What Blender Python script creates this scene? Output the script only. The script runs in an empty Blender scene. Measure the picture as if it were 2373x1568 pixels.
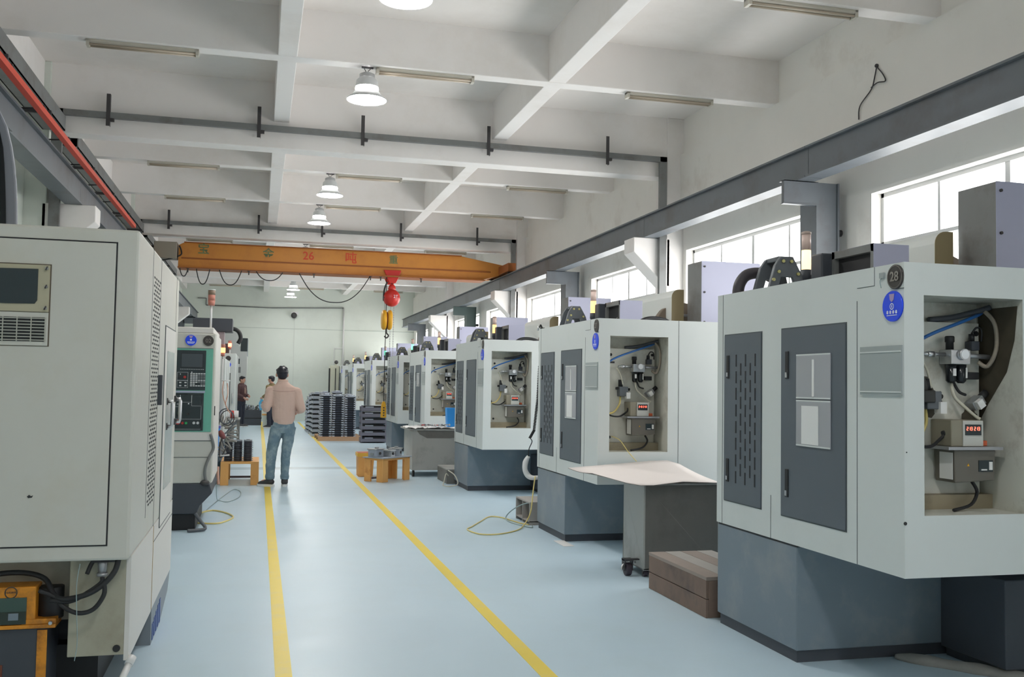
import bpy, bmesh, math, random
from mathutils import Vector, Matrix, Euler
R = random.Random(7)
S = bpy.context.scene
COL = S.collection
PI = math.pi

# ------------------------------------------------------------------ camera, world, light, exposure
def cam_matrix(yaw, pit, rol):
    c, s = math.cos, math.sin
    B = Matrix(((1, 0, 0), (0, 0, -1), (0, 1, 0)))
    Rz = Matrix(((c(yaw), -s(yaw), 0), (s(yaw), c(yaw), 0), (0, 0, 1)))
    Rx = Matrix(((1, 0, 0), (0, c(pit), -s(pit)), (0, s(pit), c(pit))))
    Rr = Matrix(((c(rol), -s(rol), 0), (s(rol), c(rol), 0), (0, 0, 1)))
    return Rz @ Rx @ B @ Rr
cd = bpy.data.cameras.new('camera')
cam = bpy.data.objects.new('camera', cd); COL.objects.link(cam)
cd.sensor_width = 36; cd.lens = 36 * 2251.4 / 2373
cd.clip_end = 200
cam.matrix_world = Matrix.Translation((0, 0, 1.45)) @ cam_matrix(-0.25470504, 0.04813124, 0.01646978).to_4x4()
S.camera = cam

W = bpy.data.worlds.new('overcast_sky'); S.world = W; W.use_nodes = True
bg = W.node_tree.nodes['Background']
bg.inputs[0].default_value = (1.0, 0.975, 0.955, 1); bg.inputs[1].default_value = 5.2
S.view_settings.view_transform = 'Standard'; S.view_settings.look = 'None'
S.view_settings.gamma = 1; S.view_settings.use_curve_mapping = False
S.view_settings.exposure = 0.68
S.cycles.use_denoising = True
S.cycles.max_bounces = 10; S.cycles.diffuse_bounces = 6; S.cycles.glossy_bounces = 3
S.cycles.transparent_max_bounces = 12; S.cycles.sample_clamp_indirect = 6
S.cycles.caustics_reflective = False; S.cycles.caustics_refractive = False
LAMP = 72.0          # emission of the high bay lamp faces

# windows: (y0, y1) along the right wall
WINS = [(-3.1, -0.9), (4.9, 8.19), (9.05, 12.42), (13.35, 16.4), (17.3, 20.68), (21.55, 24.65), (25.5, 28.85), (29.75, 32.9), (33.7, 36.3)]  # first opening is unseen behind the camera, sized for its light on near machines
for (a, b) in WINS:      # daylight portals only guide the sampling of the sky through each window
    L = bpy.data.lights.new('window_portal', 'AREA'); L.shape = 'RECTANGLE'; L.size = 2.3; L.size_y = b - a
    L.cycles.is_portal = True
    o = bpy.data.objects.new('window_portal', L); COL.objects.link(o)
    o.location = (5.99, (a + b) / 2, 2.2); o.rotation_euler = (0, PI / 2, 0)

# ------------------------------------------------------------------ materials
def srgb(r, g, b):
    f = lambda v: ((v / 255 + 0.055) / 1.055) ** 2.4 if v > 10 else v / 3294
    return (f(r), f(g), f(b), 1)
MATS = {}
def mat(name, col, rough=0.5, metal=0.0, noise=0.0, scale=6.0, bump=0.0, emit=None, es=1.0, dirt=None, dscale=2.0, dlow=0.5, dhigh=0.75, spec=0.5, tr=0.0, alpha=1.0):
    if name in MATS: return MATS[name]
    m = bpy.data.materials.new(name); m.use_nodes = True; MATS[name] = m
    nt = m.node_tree; p = nt.nodes['Principled BSDF']
    c = col if len(col) == 4 else (*col, 1)
    p.inputs['Base Color'].default_value = c; p.inputs['Roughness'].default_value = rough
    p.inputs['Metallic'].default_value = metal
    p.inputs['Specular IOR Level'].default_value = spec
    if tr: p.inputs['Transmission Weight'].default_value = tr
    if alpha < 1: p.inputs['Alpha'].default_value = alpha
    if emit: p.inputs['Emission Color'].default_value = emit; p.inputs['Emission Strength'].default_value = es
    tc = None
    if noise or bump or dirt:
        tc = nt.nodes.new('ShaderNodeTexCoord')
        n = nt.nodes.new('ShaderNodeTexNoise'); n.inputs['Scale'].default_value = scale; n.inputs['Detail'].default_value = 5
        nt.links.new(tc.outputs['Object'], n.inputs['Vector'])
        src = None
        if noise:
            mx = nt.nodes.new('ShaderNodeMix'); mx.data_type = 'RGBA'
            mx.inputs[6].default_value = tuple(max(0, v * (1 - noise)) for v in c[:3]) + (1,)
            mx.inputs[7].default_value = tuple(min(1, v * (1 + noise)) for v in c[:3]) + (1,)
            nt.links.new(n.outputs['Fac'], mx.inputs[0]); src = mx.outputs[2]
        if dirt:
            n2 = nt.nodes.new('ShaderNodeTexNoise'); n2.inputs['Scale'].default_value = dscale; n2.inputs['Detail'].default_value = 8
            n2.inputs['Roughness'].default_value = 0.65
            nt.links.new(tc.outputs['Object'], n2.inputs['Vector'])
            rp = nt.nodes.new('ShaderNodeMapRange'); rp.inputs[1].default_value = dlow; rp.inputs[2].default_value = dhigh
            nt.links.new(n2.outputs['Fac'], rp.inputs[0])
            m2 = nt.nodes.new('ShaderNodeMix'); m2.data_type = 'RGBA'
            if src: nt.links.new(src, m2.inputs[6])
            else: m2.inputs[6].default_value = c
            m2.inputs[7].default_value = dirt if len(dirt) == 4 else (*dirt, 1)
            nt.links.new(rp.outputs[0], m2.inputs[0]); src = m2.outputs[2]
        if src: nt.links.new(src, p.inputs['Base Color'])
        if bump:
            b = nt.nodes.new('ShaderNodeBump'); b.inputs['Strength'].default_value = bump; b.inputs['Distance'].default_value = 0.01
            nt.links.new(n.outputs['Fac'], b.inputs['Height']); nt.links.new(b.outputs[0], p.inputs['Normal'])
    return m

PLASTER = mat('plaster', (0.83, 0.81, 0.77), 0.85, noise=0.03, scale=3, bump=0.15, dirt=(0.60, 0.55, 0.49), dscale=0.9, dlow=0.56, dhigh=0.85)
PLASTER_G = mat('plaster_green', (0.71, 0.755, 0.70), 0.8, noise=0.03, scale=2, bump=0.1, dirt=(0.60, 0.63, 0.58), dscale=0.6, dlow=0.52, dhigh=0.85)
CEIL = mat('ceiling_paint', (0.83, 0.785, 0.75), 0.85, noise=0.03, scale=2, bump=0.1, dirt=(0.66, 0.61, 0.56), dscale=0.5, dlow=0.5, dhigh=0.85)
BEAMP = mat('beam_paint', (0.83, 0.80, 0.78), 0.8, noise=0.02, scale=3, dirt=(0.70, 0.65, 0.60), dscale=0.7, dlow=0.5, dhigh=0.85)
GREY_ST = mat('grey_steel_paint', srgb(98, 104, 110), 0.45, noise=0.06, scale=5, dirt=srgb(84, 82, 82), dscale=1.5)
GREY_ST2 = mat('grey_pipe_paint', srgb(118, 120, 120), 0.5, noise=0.08, scale=8, dirt=srgb(98, 92, 88), dscale=3)
DARK_ST = mat('dark_steel', srgb(62, 60, 62), 0.5)
RED_R = mat('red_conductor', srgb(205, 66, 40), 0.45, noise=0.08)
WHITE_M = mat('machine_white', (0.645, 0.68, 0.668), 0.38, noise=0.02, scale=4, dirt=(0.58, 0.62, 0.60), dscale=2.2, dlow=0.55, dhigh=0.9, spec=0.4)
WHITE_IN = mat('machine_white_inside', (0.60, 0.60, 0.54), 0.5, noise=0.05, dirt=(0.20, 0.18, 0.14), dscale=4.5, dlow=0.50, dhigh=0.82)
GREY_BASE = mat('machine_grey', srgb(118, 130, 140), 0.36, noise=0.05, scale=3, dirt=srgb(150, 152, 152), dscale=3, dlow=0.5, dhigh=0.9)
GREY_DOOR = mat('door_grey', srgb(92, 100, 108), 0.42, noise=0.03, scale=5)
DARKG = mat('dark_grey', srgb(66, 70, 78), 0.5, noise=0.05)
BLACK = mat('black_rubber', srgb(34, 35, 38), 0.55)
BLACKG = mat('black_gloss', srgb(28, 32, 36), 0.2)
GROOVE = mat('groove', srgb(88, 96, 98), 0.7)
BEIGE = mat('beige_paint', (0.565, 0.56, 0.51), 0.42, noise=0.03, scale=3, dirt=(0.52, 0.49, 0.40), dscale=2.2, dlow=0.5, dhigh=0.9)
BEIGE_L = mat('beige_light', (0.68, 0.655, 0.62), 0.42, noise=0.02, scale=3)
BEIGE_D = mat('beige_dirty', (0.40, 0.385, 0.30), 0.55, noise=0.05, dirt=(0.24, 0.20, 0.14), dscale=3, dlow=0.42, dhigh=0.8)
CREAM = mat('cream_paint', (0.60, 0.60, 0.48), 0.45, noise=0.03)
TAN = mat('tan_cover', srgb(150, 136, 104), 0.5, noise=0.06)
LILAC = mat('lilac_grey', srgb(176, 178, 202), 0.4, noise=0.02)
STEEL = mat('bright_steel', (0.62, 0.63, 0.65), 0.3, metal=0.9)
STEEL_D = mat('dull_steel', (0.40, 0.41, 0.43), 0.45, metal=0.7, noise=0.1, scale=12)
CASTING = mat('raw_casting', srgb(178, 186, 198), 0.45, metal=0.35, noise=0.15, scale=20)
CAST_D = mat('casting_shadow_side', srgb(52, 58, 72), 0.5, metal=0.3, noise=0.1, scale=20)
ORANGE = mat('crane_orange', srgb(204, 136, 58), 0.5, noise=0.07, scale=3, dirt=srgb(182, 112, 56), dscale=2.5, dlow=0.5, dhigh=0.85)
ORANGE_D = mat('crane_seam', srgb(150, 86, 36), 0.6)
RED_P = mat('red_paint', srgb(196, 46, 40), 0.4, noise=0.05)
YELLOW = mat('yellow_paint', srgb(226, 168, 40), 0.45, noise=0.05)
YEL_PUMP = mat('pump_yellow', srgb(214, 140, 36), 0.5, noise=0.1, scale=12, dirt=srgb(110, 66, 30), dscale=7, dlow=0.5, dhigh=0.72)
YLINE = mat('floor_line_yellow', srgb(240, 214, 84), 0.4, noise=0.03, scale=10, dirt=srgb(222, 206, 130), dscale=5, dlow=0.5, dhigh=0.85)
WOOD_O = mat('orange_plywood', srgb(232, 172, 100), 0.55, noise=0.10, scale=5, dirt=srgb(186, 118, 60), dscale=5, dlow=0.56, dhigh=0.75)
WOOD_G = mat('grey_board', srgb(166, 162, 158), 0.7, noise=0.07, scale=9)
WOOD_B = mat('brown_plank', srgb(126, 106, 94), 0.75, noise=0.18, scale=7, dirt=srgb(92, 82, 78), dscale=3)
PALLET = mat('pallet_wood', srgb(196, 160, 128), 0.7, noise=0.1, scale=8)
CARD = mat('cardboard_sheet', srgb(226, 218, 214), 0.7, noise=0.02)
CARD_E = mat('cardboard_edge', srgb(130, 122, 116), 0.8)
TABLE_G = mat('table_grey', srgb(176, 176, 172), 0.45, noise=0.04, dirt=srgb(138, 136, 132), dscale=3)
TABLE_D = mat('table_grey_shaded', srgb(118, 116, 112), 0.5, noise=0.05, dirt=srgb(98, 94, 90), dscale=2)  # darker copy of table_grey, shade of the front faces put into the colour
BLUE = mat('blue_plastic', srgb(56, 162, 250), 0.35)
BLUE_L = mat('logo_blue', srgb(36, 78, 236), 0.3)
WHITE_P = mat('white_print', (0.85, 0.87, 0.9), 0.4)
PAPER = mat('paper', (0.78, 0.78, 0.77), 0.6, noise=0.02)
POCKET = mat('clear_pocket', srgb(168, 170, 174), 0.25, noise=0.03)
POCKET_G = mat('frosted_pocket', srgb(160, 168, 168), 0.3)
BADGE = mat('badge_dark', srgb(64, 60, 58), 0.35)
BADGE_T = mat('badge_text', srgb(142, 136, 128), 0.4)
GREENP = mat('panel_green', srgb(108, 176, 156), 0.4, noise=0.02)
PANEL_D = mat('panel_dark', srgb(48, 58, 62), 0.25)
SCREEN = mat('screen_grey', srgb(72, 80, 86), 0.15)
KEY = mat('key_grey', srgb(120, 124, 128), 0.4)
KEY_W = mat('key_white', srgb(200, 204, 206), 0.4)
GREENB = mat('green_button', srgb(40, 160, 90), 0.4)
REDB = mat('red_button', srgb(170, 50, 48), 0.4)
HOSE_G = mat('grey_hose', srgb(88, 92, 98), 0.45)
HOSE_W = mat('pale_hose', srgb(206, 202, 186), 0.4)
HOSE_Y = mat('yellow_hose', srgb(226, 206, 130), 0.4)
HOSE_T = mat('faint_hose', srgb(150, 168, 170), 0.4)
HOSE_B = mat('blue_hose', srgb(44, 100, 168), 0.3)
HOSE_P = mat('pink_hose', srgb(206, 158, 138), 0.5)
RUBBER = mat('caster_rubber', srgb(58, 50, 60), 0.5)
PVC = mat('white_pvc', (0.72, 0.72, 0.72), 0.35)
CLOTH = mat('white_cloth', (0.74, 0.73, 0.72), 0.8, noise=0.04)
SKIN = mat('skin', srgb(206, 156, 136), 0.5)
HAIR = mat('hair', srgb(34, 34, 44), 0.35, noise=0.2, scale=40)
JACKET = mat('pink_beige_jacket', srgb(216, 186, 172), 0.75, noise=0.04, scale=5)
CUFF = mat('pale_sleeve', srgb(220, 196, 196), 0.75)
JEANS = mat('faded_jeans', srgb(112, 136, 150), 0.8, noise=0.14, scale=7, bump=0.3, dirt=srgb(176, 192, 196), dscale=4.5, dlow=0.48, dhigh=0.72)
SHOE = mat('dark_shoe', srgb(62, 62, 66), 0.6)
SOLE = mat('white_sole', (0.8, 0.8, 0.8), 0.5)
J_RED = mat('dark_red_jacket', srgb(78, 50, 52), 0.7, noise=0.1)
SHIRT = mat('tan_shirt', srgb(150, 122, 112), 0.7)
TROU = mat('dark_trousers', srgb(44, 48, 62), 0.75)
OLIVE = mat('olive_jacket', srgb(140, 122, 88), 0.75)
SCREENY = mat('pump_glass', srgb(62, 84, 76), 0.15)
LAMPW = mat('lamp_diffuser', (0.9, 0.9, 0.9), 0.5, emit=(1.0, 0.985, 0.95, 1), es=LAMP)
LAMPR = mat('lamp_slot', (0.9, 0.9, 0.9), 0.5, emit=(1.0, 0.99, 0.97, 1), es=LAMP * 0.35)
LAMPB = mat('lamp_bell', (0.60, 0.62, 0.63), 0.4, noise=0.02)
TW_OR = mat('beacon_orange', srgb(255, 170, 90), 0.4, emit=(1.0, 0.52, 0.16, 1), es=1.6)
TW_YE = mat('beacon_yellow', srgb(250, 214, 150), 0.4, emit=(1.0, 0.72, 0.35, 1), es=1.3)
TW_RED = mat('beacon_red', srgb(255, 60, 40), 0.4, emit=(1.0, 0.16, 0.08, 1), es=5)
TW_OFF = mat('beacon_off', srgb(196, 128, 112), 0.4)
TW_OFFG = mat('beacon_off_top', srgb(138, 118, 100), 0.4)
TW_GR = mat('beacon_green', srgb(60, 230, 150), 0.4, emit=(0.15, 1.0, 0.5, 1), es=2.0)
LED = mat('red_digits', srgb(255, 60, 40), 0.4, emit=(1.0, 0.13, 0.08, 1), es=2.5)
WFRAME = mat('window_frame_paint', (0.62, 0.62, 0.62), 0.4)
FLUO = mat('fluorescent_batten', (0.55, 0.52, 0.45), 0.4, noise=0.06)
FLUO_T = mat('fluorescent_tube_off', (0.50, 0.42, 0.33), 0.35)
DRAIN = mat('drain_pipe_cream', (0.66, 0.62, 0.52), 0.5, noise=0.05, dirt=(0.42, 0.36, 0.27), dscale=2.5, dlow=0.5, dhigh=0.8)

def glass():
    m = bpy.data.materials.new('window_glass'); m.use_nodes = True; nt = m.node_tree
    nt.nodes.remove(nt.nodes['Principled BSDF']); out = nt.nodes['Material Output']
    t = nt.nodes.new('ShaderNodeBsdfTransparent'); t.inputs[0].default_value = (0.93, 0.94, 0.94, 1)
    g = nt.nodes.new('ShaderNodeBsdfGlossy'); g.inputs['Roughness'].default_value = 0.05
    mx = nt.nodes.new('ShaderNodeMixShader'); mx.inputs[0].default_value = 0.04
    nt.links.new(t.outputs[0], mx.inputs[1]); nt.links.new(g.outputs[0], mx.inputs[2])
    nt.links.new(mx.outputs[0], out.inputs[0]); return m
GLASS = glass()

def floor_mat():
    m = mat('epoxy_floor', (0.555, 0.70, 0.80), 0.34, noise=0.035, scale=0.7, dirt=(0.54, 0.675, 0.75), dscale=1.3, dlow=0.5, dhigh=0.8, spec=0.45)
    nt = m.node_tree; p = nt.nodes['Principled BSDF']
    src = p.inputs['Base Color'].links[0].from_socket
    tc = nt.nodes.new('ShaderNodeTexCoord'); sx = nt.nodes.new('ShaderNodeSeparateXYZ'); nt.links.new(tc.outputs['Object'], sx.inputs[0])
    a = nt.nodes.new('ShaderNodeMath'); a.operation = 'SUBTRACT'; a.inputs[1].default_value = 16.8; nt.links.new(sx.outputs[1], a.inputs[0])
    b = nt.nodes.new('ShaderNodeMath'); b.operation = 'ABSOLUTE'; nt.links.new(a.outputs[0], b.inputs[0])
    c = nt.nodes.new('ShaderNodeMath'); c.operation = 'LESS_THAN'; c.inputs[1].default_value = 0.23; nt.links.new(b.outputs[0], c.inputs[0])
    mx = nt.nodes.new('ShaderNodeMix'); mx.data_type = 'RGBA'; mx.inputs[7].default_value = (0.36, 0.47, 0.54, 1)
    nt.links.new(c.outputs[0], mx.inputs[0]); nt.links.new(src, mx.inputs[6]); nt.links.new(mx.outputs[2], p.inputs['Base Color'])
    n = nt.nodes.new('ShaderNodeTexNoise'); n.inputs['Scale'].default_value = 2.2; n.inputs['Detail'].default_value = 6
    r = nt.nodes.new('ShaderNodeMapRange'); r.inputs[3].default_value = 0.26; r.inputs[4].default_value = 0.46
    nt.links.new(tc.outputs['Object'], n.inputs['Vector']); nt.links.new(n.outputs['Fac'], r.inputs[0]); nt.links.new(r.outputs[0], p.inputs['Roughness'])
    return m
FLOOR = floor_mat()

# ------------------------------------------------------------------ mesh helpers
class MB:
    def __init__(s): s.v = []; s.f = []; s.m = []; s.mats = []; s.sm = []
    def mi(s, m):
        if m not in s.mats: s.mats.append(m)
        return s.mats.index(m)
    def face(s, pts, m, smooth=False):
        b = len(s.v); s.v += [tuple(p) for p in pts]; s.f.append(tuple(range(b, b + len(pts)))); s.m.append(s.mi(m)); s.sm.append(smooth)
        return s
    def box(s, x0, x1, y0, y1, z0, z1, m, T=None):
        if x0 > x1: x0, x1 = x1, x0
        if y0 > y1: y0, y1 = y1, y0
        if z0 > z1: z0, z1 = z1, z0
        P = [(x0, y0, z0), (x1, y0, z0), (x1, y1, z0), (x0, y1, z0), (x0, y0, z1), (x1, y0, z1), (x1, y1, z1), (x0, y1, z1)]
        if T is not None: P = [tuple(T @ Vector(p)) for p in P]
        b = len(s.v); s.v += P; k = s.mi(m)
        for f in ((3, 2, 1, 0), (4, 5, 6, 7), (0, 1, 5, 4), (1, 2, 6, 5), (2, 3, 7, 6), (3, 0, 4, 7)):
            s.f.append(tuple(b + i for i in f)); s.m.append(k); s.sm.append(False)
        return s
    def prism(s, prof, axis, a0, a1, m, T=None):
        # prof: 2d points; axis 'x': (y,z), 'y': (x,z), 'z': (x,y)
        def P(p, a):
            q = {'x': (a, p[0], p[1]), 'y': (p[0], a, p[1]), 'z': (p[0], p[1], a)}[axis]
            return tuple(T @ Vector(q)) if T is not None else q
        n = len(prof); b = len(s.v); k = s.mi(m)
        s.v += [P(p, a0) for p in prof] + [P(p, a1) for p in prof]
        s.f.append(tuple(b + i for i in reversed(range(n)))); s.f.append(tuple(b + n + i for i in range(n))); s.m += [k, k]; s.sm += [False, False]
        for i in range(n):
            j = (i + 1) % n; s.f.append((b + i, b + j, b + n + j, b + n + i)); s.m.append(k); s.sm.append(False)
        return s
    def rings(s, rings, m, caps=True, smooth=True):
        n = len(rings[0]); b = len(s.v); k = s.mi(m)
        for r in rings: s.v += [tuple(p) for p in r]
        for i in range(len(rings) - 1):
            for j in range(n):
                q = (j + 1) % n
                s.f.append((b + i * n + j, b + i * n + q, b + (i + 1) * n + q, b + (i + 1) * n + j)); s.m.append(k); s.sm.append(smooth)
        if caps:
            s.f.append(tuple(b + j for j in reversed(range(n)))); s.f.append(tuple(b + (len(rings) - 1) * n + j for j in range(n))); s.m += [k, k]; s.sm += [False, False]
        return s
    def tube(s, pts, r, m, n=8, smooth_path=True, radii=None, caps=True, flat=1.0):
        pts = [Vector(p) for p in pts]
        if smooth_path and len(pts) > 2:
            out = []; rr = []
            for i in range(len(pts) - 1):
                p0 = pts[max(i - 1, 0)]; p1 = pts[i]; p2 = pts[i + 1]; p3 = pts[min(i + 2, len(pts) - 1)]
                for t in (0, .2, .4, .6, .8):
                    out.append(0.5 * ((2 * p1) + (-p0 + p2) * t + (2 * p0 - 5 * p1 + 4 * p2 - p3) * t * t + (-p0 + 3 * p1 - 3 * p2 + p3) * t ** 3))
                    if radii: rr.append(radii[i] * (1 - t) + radii[i + 1] * t)
            out.append(pts[-1]); pts = out
            if radii: rr.append(radii[-1]); radii = rr
        rings = []; up = None
        for i, p in enumerate(pts):
            d = (pts[min(i + 1, len(pts) - 1)] - pts[max(i - 1, 0)])
            if d.length < 1e-9: d = Vector((0, 0, 1))
            d.normalize()
            if up is None:
                up = Vector((0, 1, 0)) if abs(d.y) < 0.9 else Vector((1, 0, 0))
            a = (up - d * up.dot(d)).normalized(); c = d.cross(a); up = a
            q = radii[i] if radii else r
            rings.append([p + (a * math.cos(2 * PI * j / n) * flat + c * math.sin(2 * PI * j / n)) * q for j in range(n)])
        return s.rings(rings, m, caps)
    def cyl(s, p0, p1, r, m, n=16, r1=None, smooth=True):
        return s.tube([p0, p1], r, m, n, False, [r, r1 if r1 is not None else r])
    def lathe(s, c, prof, m, n=24, axis='z', caps=True):
        rings = []
        for (r, h) in prof:
            ring = []
            for j in range(n):
                a = 2 * PI * j / n; u, v = r * math.cos(a), r * math.sin(a)
                ring.append({'z': (c[0] + u, c[1] + v, c[2] + h), 'y': (c[0] + u, c[1] + h, c[2] + v), 'x': (c[0] + h, c[1] + u, c[2] + v)}[axis])
            rings.append(ring)
        return s.rings(rings, m, caps)
    def ball(s, c, rx, ry, rz, m, n=14, k=9):
        rings = []
        for i in range(k):
            t = -PI / 2 + PI * (i + 0.35) / (k - 0.3); 
            rings.append([(c[0] + rx * math.cos(t) * math.cos(2 * PI * j / n), c[1] + ry * math.cos(t) * math.sin(2 * PI * j / n), c[2] + rz * math.sin(t)) for j in range(n)])
        return s.rings(rings, m)
    def build(s, name, parent=None, bevel=0.0, loc=None, rot=None, seg=2):
        me = bpy.data.meshes.new(name); me.from_pydata(s.v, [], s.f)
        for m in s.mats: me.materials.append(m)
        me.polygons.foreach_set('material_index', s.m); me.polygons.foreach_set('use_smooth', s.sm)
        bm = bmesh.new(); bm.from_mesh(me); bmesh.ops.remove_doubles(bm, verts=bm.verts, dist=1e-6)
        bmesh.ops.recalc_face_normals(bm, faces=bm.faces); bm.to_mesh(me); bm.free()
        o = bpy.data.objects.new(name, me); COL.objects.link(o)
        if parent: o.parent = parent
        if loc: o.location = loc
        if rot: o.rotation_euler = rot
        if bevel:
            b = o.modifiers.new('bevel', 'BEVEL'); b.width = bevel; b.segments = seg; b.limit_method = 'ANGLE'; b.angle_limit = 0.7
        return o
def empty(name, loc=(0, 0, 0), rz=0):
    o = bpy.data.objects.new(name, None); COL.objects.link(o); o.location = loc; o.rotation_euler = (0, 0, rz); o.empty_display_size = 0.1; return o
def tag(o, label=None, cat=None, group=None, kind=None):
    if label: o['label'] = label
    if cat: o['category'] = cat
    if group: o['group'] = group
    if kind: o['kind'] = kind
    return o
def kids(o): return [c for c in bpy.data.objects if c.parent is o]
CHILD = {}
def copy_tree(o, parent=None):
    c = o.copy(); COL.objects.link(c)
    if parent: c.parent = parent
    for ch in CH.get(o.name, []): copy_tree(ch, c)
    return c
CH = {}
def index_children():
    CH.clear()
    for o in bpy.data.objects:
        if o.parent: CH.setdefault(o.parent.name, []).append(o)
def text_mesh(name, body, size, m, parent, M, depth=0.001, align='CENTER', bold=0.0):
    cu = bpy.data.curves.new(name, 'FONT'); cu.body = body; cu.size = size; cu.align_x = align; cu.align_y = 'CENTER'
    cu.extrude = depth; cu.offset = bold; cu.resolution_u = 3
    t = bpy.data.objects.new('tmp', cu); COL.objects.link(t)
    dg = bpy.context.evaluated_depsgraph_get(); me = bpy.data.meshes.new_from_object(t.evaluated_get(dg)); me.name = name
    bpy.data.objects.remove(t)
    me.transform(M); me.materials.clear(); me.materials.append(m)
    o = bpy.data.objects.new(name, me); COL.objects.link(o); o.parent = parent
    return o
# text lying in plane x = const, facing -x (readable from the aisle), reading direction towards -y
def M_facing_negx(x, y, z):
    return Matrix(((0, 0, -1, x), (-1, 0, 0, y), (0, 1, 0, z), (0, 0, 0, 1)))
def M_facing_negy(x, y, z):
    return Matrix(((1, 0, 0, x), (0, 0, -1, y), (0, 1, 0, z), (0, 0, 0, 1)))

# ------------------------------------------------------------------ room shell
XL, XR, YB, YF, ZC = -2.75, 5.72, -8.0, 36.9, 5.24
o = MB().box(-6.2, 6.3, YB, YF + 0.2, -0.15, 0, FLOOR).build('floor'); tag(o, 'pale blue-green epoxy floor with a grey joint across the aisle', None, kind='structure')
ce = MB().box(XL - 0.3, XR + 0.3, YB, YF + 0.2, ZC, ZC + 0.15, CEIL).build('ceiling'); tag(ce, 'white coffered concrete ceiling', None, kind='structure')
SEC = [-8.0 + 0.4, -4.55 + 3.5, 1.9, 7.26, 10.02, 15.37, 18.17, 23.56, 26.3, 31.75, 34.5]
SEC = [-6.3, -1.0, 1.8, 7.27, 10.03, 15.40, 18.18, 23.56, 26.3, 31.75, 34.5]
MAIN = [-3.65, 4.5, 12.69, 20.89, 29.1]
for y in SEC: MB().box(XL, XR + 0.1, y - 0.09, y + 0.09, 4.73, ZC + 0.02, BEAMP).build('beam', ce, 0.008)
for y in MAIN: MB().box(XL, XR + 0.1, y - 0.14, y + 0.14, 4.40, ZC + 0.02, BEAMP).build('beam', ce, 0.008)
for x0 in (-2.75 - 0.02, 0.10, 2.95):
    edges = [YB] + MAIN + [YF]
    for a, b in zip(edges, edges[1:]):
        MB().box(x0, x0 + 0.195, a + 0.1, b - 0.1, 4.735, ZC + 0.02, BEAMP).build('beam', ce, 0.008)
# right wall with window openings
ZS, ZT = 0.95, 3.37
w = MB(); prev = YB
for a, b in WINS:
    w.box(XR, XR + 0.26, prev, a, 0, ZC, PLASTER); w.box(XR, XR + 0.26, a, b, 0, ZS, PLASTER); w.box(XR, XR + 0.26, a, b, ZT, ZC, PLASTER); prev = b
w.box(XR, XR + 0.26, prev, YF + 0.2, 0, ZC, PLASTER)
w.box(XR - 0.05, XR, YB, YF, 3.98, 4.73, PLASTER)
wr = w.build('wall_right'); tag(wr, 'white plastered wall with high windows on the right', None, kind='structure')
wl = MB().box(XL - 0.2, XL, YB, YF + 0.2, 0, ZC, PLASTER_G).build('wall_left'); tag(wl, 'pale plastered wall behind the left machines', None, kind='structure')
wf = MB().box(XL - 0.2, XR + 0.26, YF, YF + 0.2, 0, ZC, PLASTER_G).build('wall_back'); tag(wf, 'pale green end wall of the hall', None, kind='structure')
wn = MB().box(XL - 0.2, XR + 0.26, YB - 0.2, YB, 0, ZC, PLASTER).build('wall_front'); tag(wn, 'plastered wall behind the camera', None, kind='structure')
MB().box(XL, XR, YF - 0.012, YF, 3.40, 3.42, mat('faint_joint', (0.50, 0.55, 0.51), 0.8)).build('wall_joint', wf)
MB().box(1.24, 1.258, YF - 0.012, YF, 0, 3.85, mat('faint_conduit', (0.62, 0.65, 0.61), 0.8)).build('wall_conduit', wf)
for i, (a, b) in enumerate(WINS):
    e = empty('window_%d' % (i + 1), (XR + 0.14, (a + b) / 2, 0)); tag(e, None, None, kind='structure')
    h = (b - a) / 2; f = MB()
    f.box(-0.03, 0.03, -h, -h + 0.04, ZS, ZT, WFRAME).box(-0.03, 0.03, h - 0.04, h, ZS, ZT, WFRAME).box(-0.03, 0.03, -h, h, ZT - 0.04, ZT, WFRAME).box(-0.03, 0.03, -h, h, ZS, ZS + 0.04, WFRAME)
    f.build('window_frame', e)
    MB().box(-0.03, 0.03, -h, h, 2.86, 2.895, WFRAME).build('transom', e)
    for k in range(1, 4):
        y = -h + k * h / 2; t = 0.028 if k == 2 else 0.016
        MB().box(-0.025, 0.025, y - t, y + t, ZS, ZT, WFRAME).build('mullion', e)
    for k in range(4):
        y0 = -h + k * h / 2 + 0.01; y1 = -h + (k + 1) * h / 2 - 0.01
        for z0, z1 in ((ZS + 0.02, 2.87), (2.885, ZT - 0.02)):
            MB().box(-0.003, 0.003, y0, y1, z0, z1, GLASS).build('pane', e)
# columns with corbels on both walls
for y in MAIN:
    for s, xw in ((1, XR), (-1, XL)):
        MB().box(xw - s * 0.25, xw + s * 0.02, y - 0.17, y + 0.23, 0, ZC, BEAMP if s > 0 else PLASTER_G).build('column', wr if s > 0 else wl, 0.01)
        xi = xw - s * 0.25; xn = 4.98 if s > 0 else -1.95
        MB().prism([(xi + s * 0.05, 3.53), (xn, 3.53), (xn, 3.33), (xi, 2.86), (xi + s * 0.05, 2.86)], 'y', y - 0.17, y + 0.20, BEAMP).build('corbel', wr if s > 0 else wl, 0.01)
    if y > 0:
        MB().cyl((XR - 0.055, y + 0.30, 0), (XR - 0.055, y + 0.30, 4.72), 0.05, DRAIN, 12).build('drain_pipe', wr)
        MB().box(XR - 0.06, XR - 0.03, y + 0.37, y + 0.39, 3.95, 4.72, DARK_ST).build('conduit', wr)
# yellow floor lines
for x, nm in ((0.122, 'left'), (1.408, 'right')):
    o = MB().box(x, x + 0.082, -3, 36.0, 0, 0.002, YLINE).build('floor_line')
    tag(o, 'yellow line on the floor along the %s side of the walkway' % nm, 'floor line')

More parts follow.
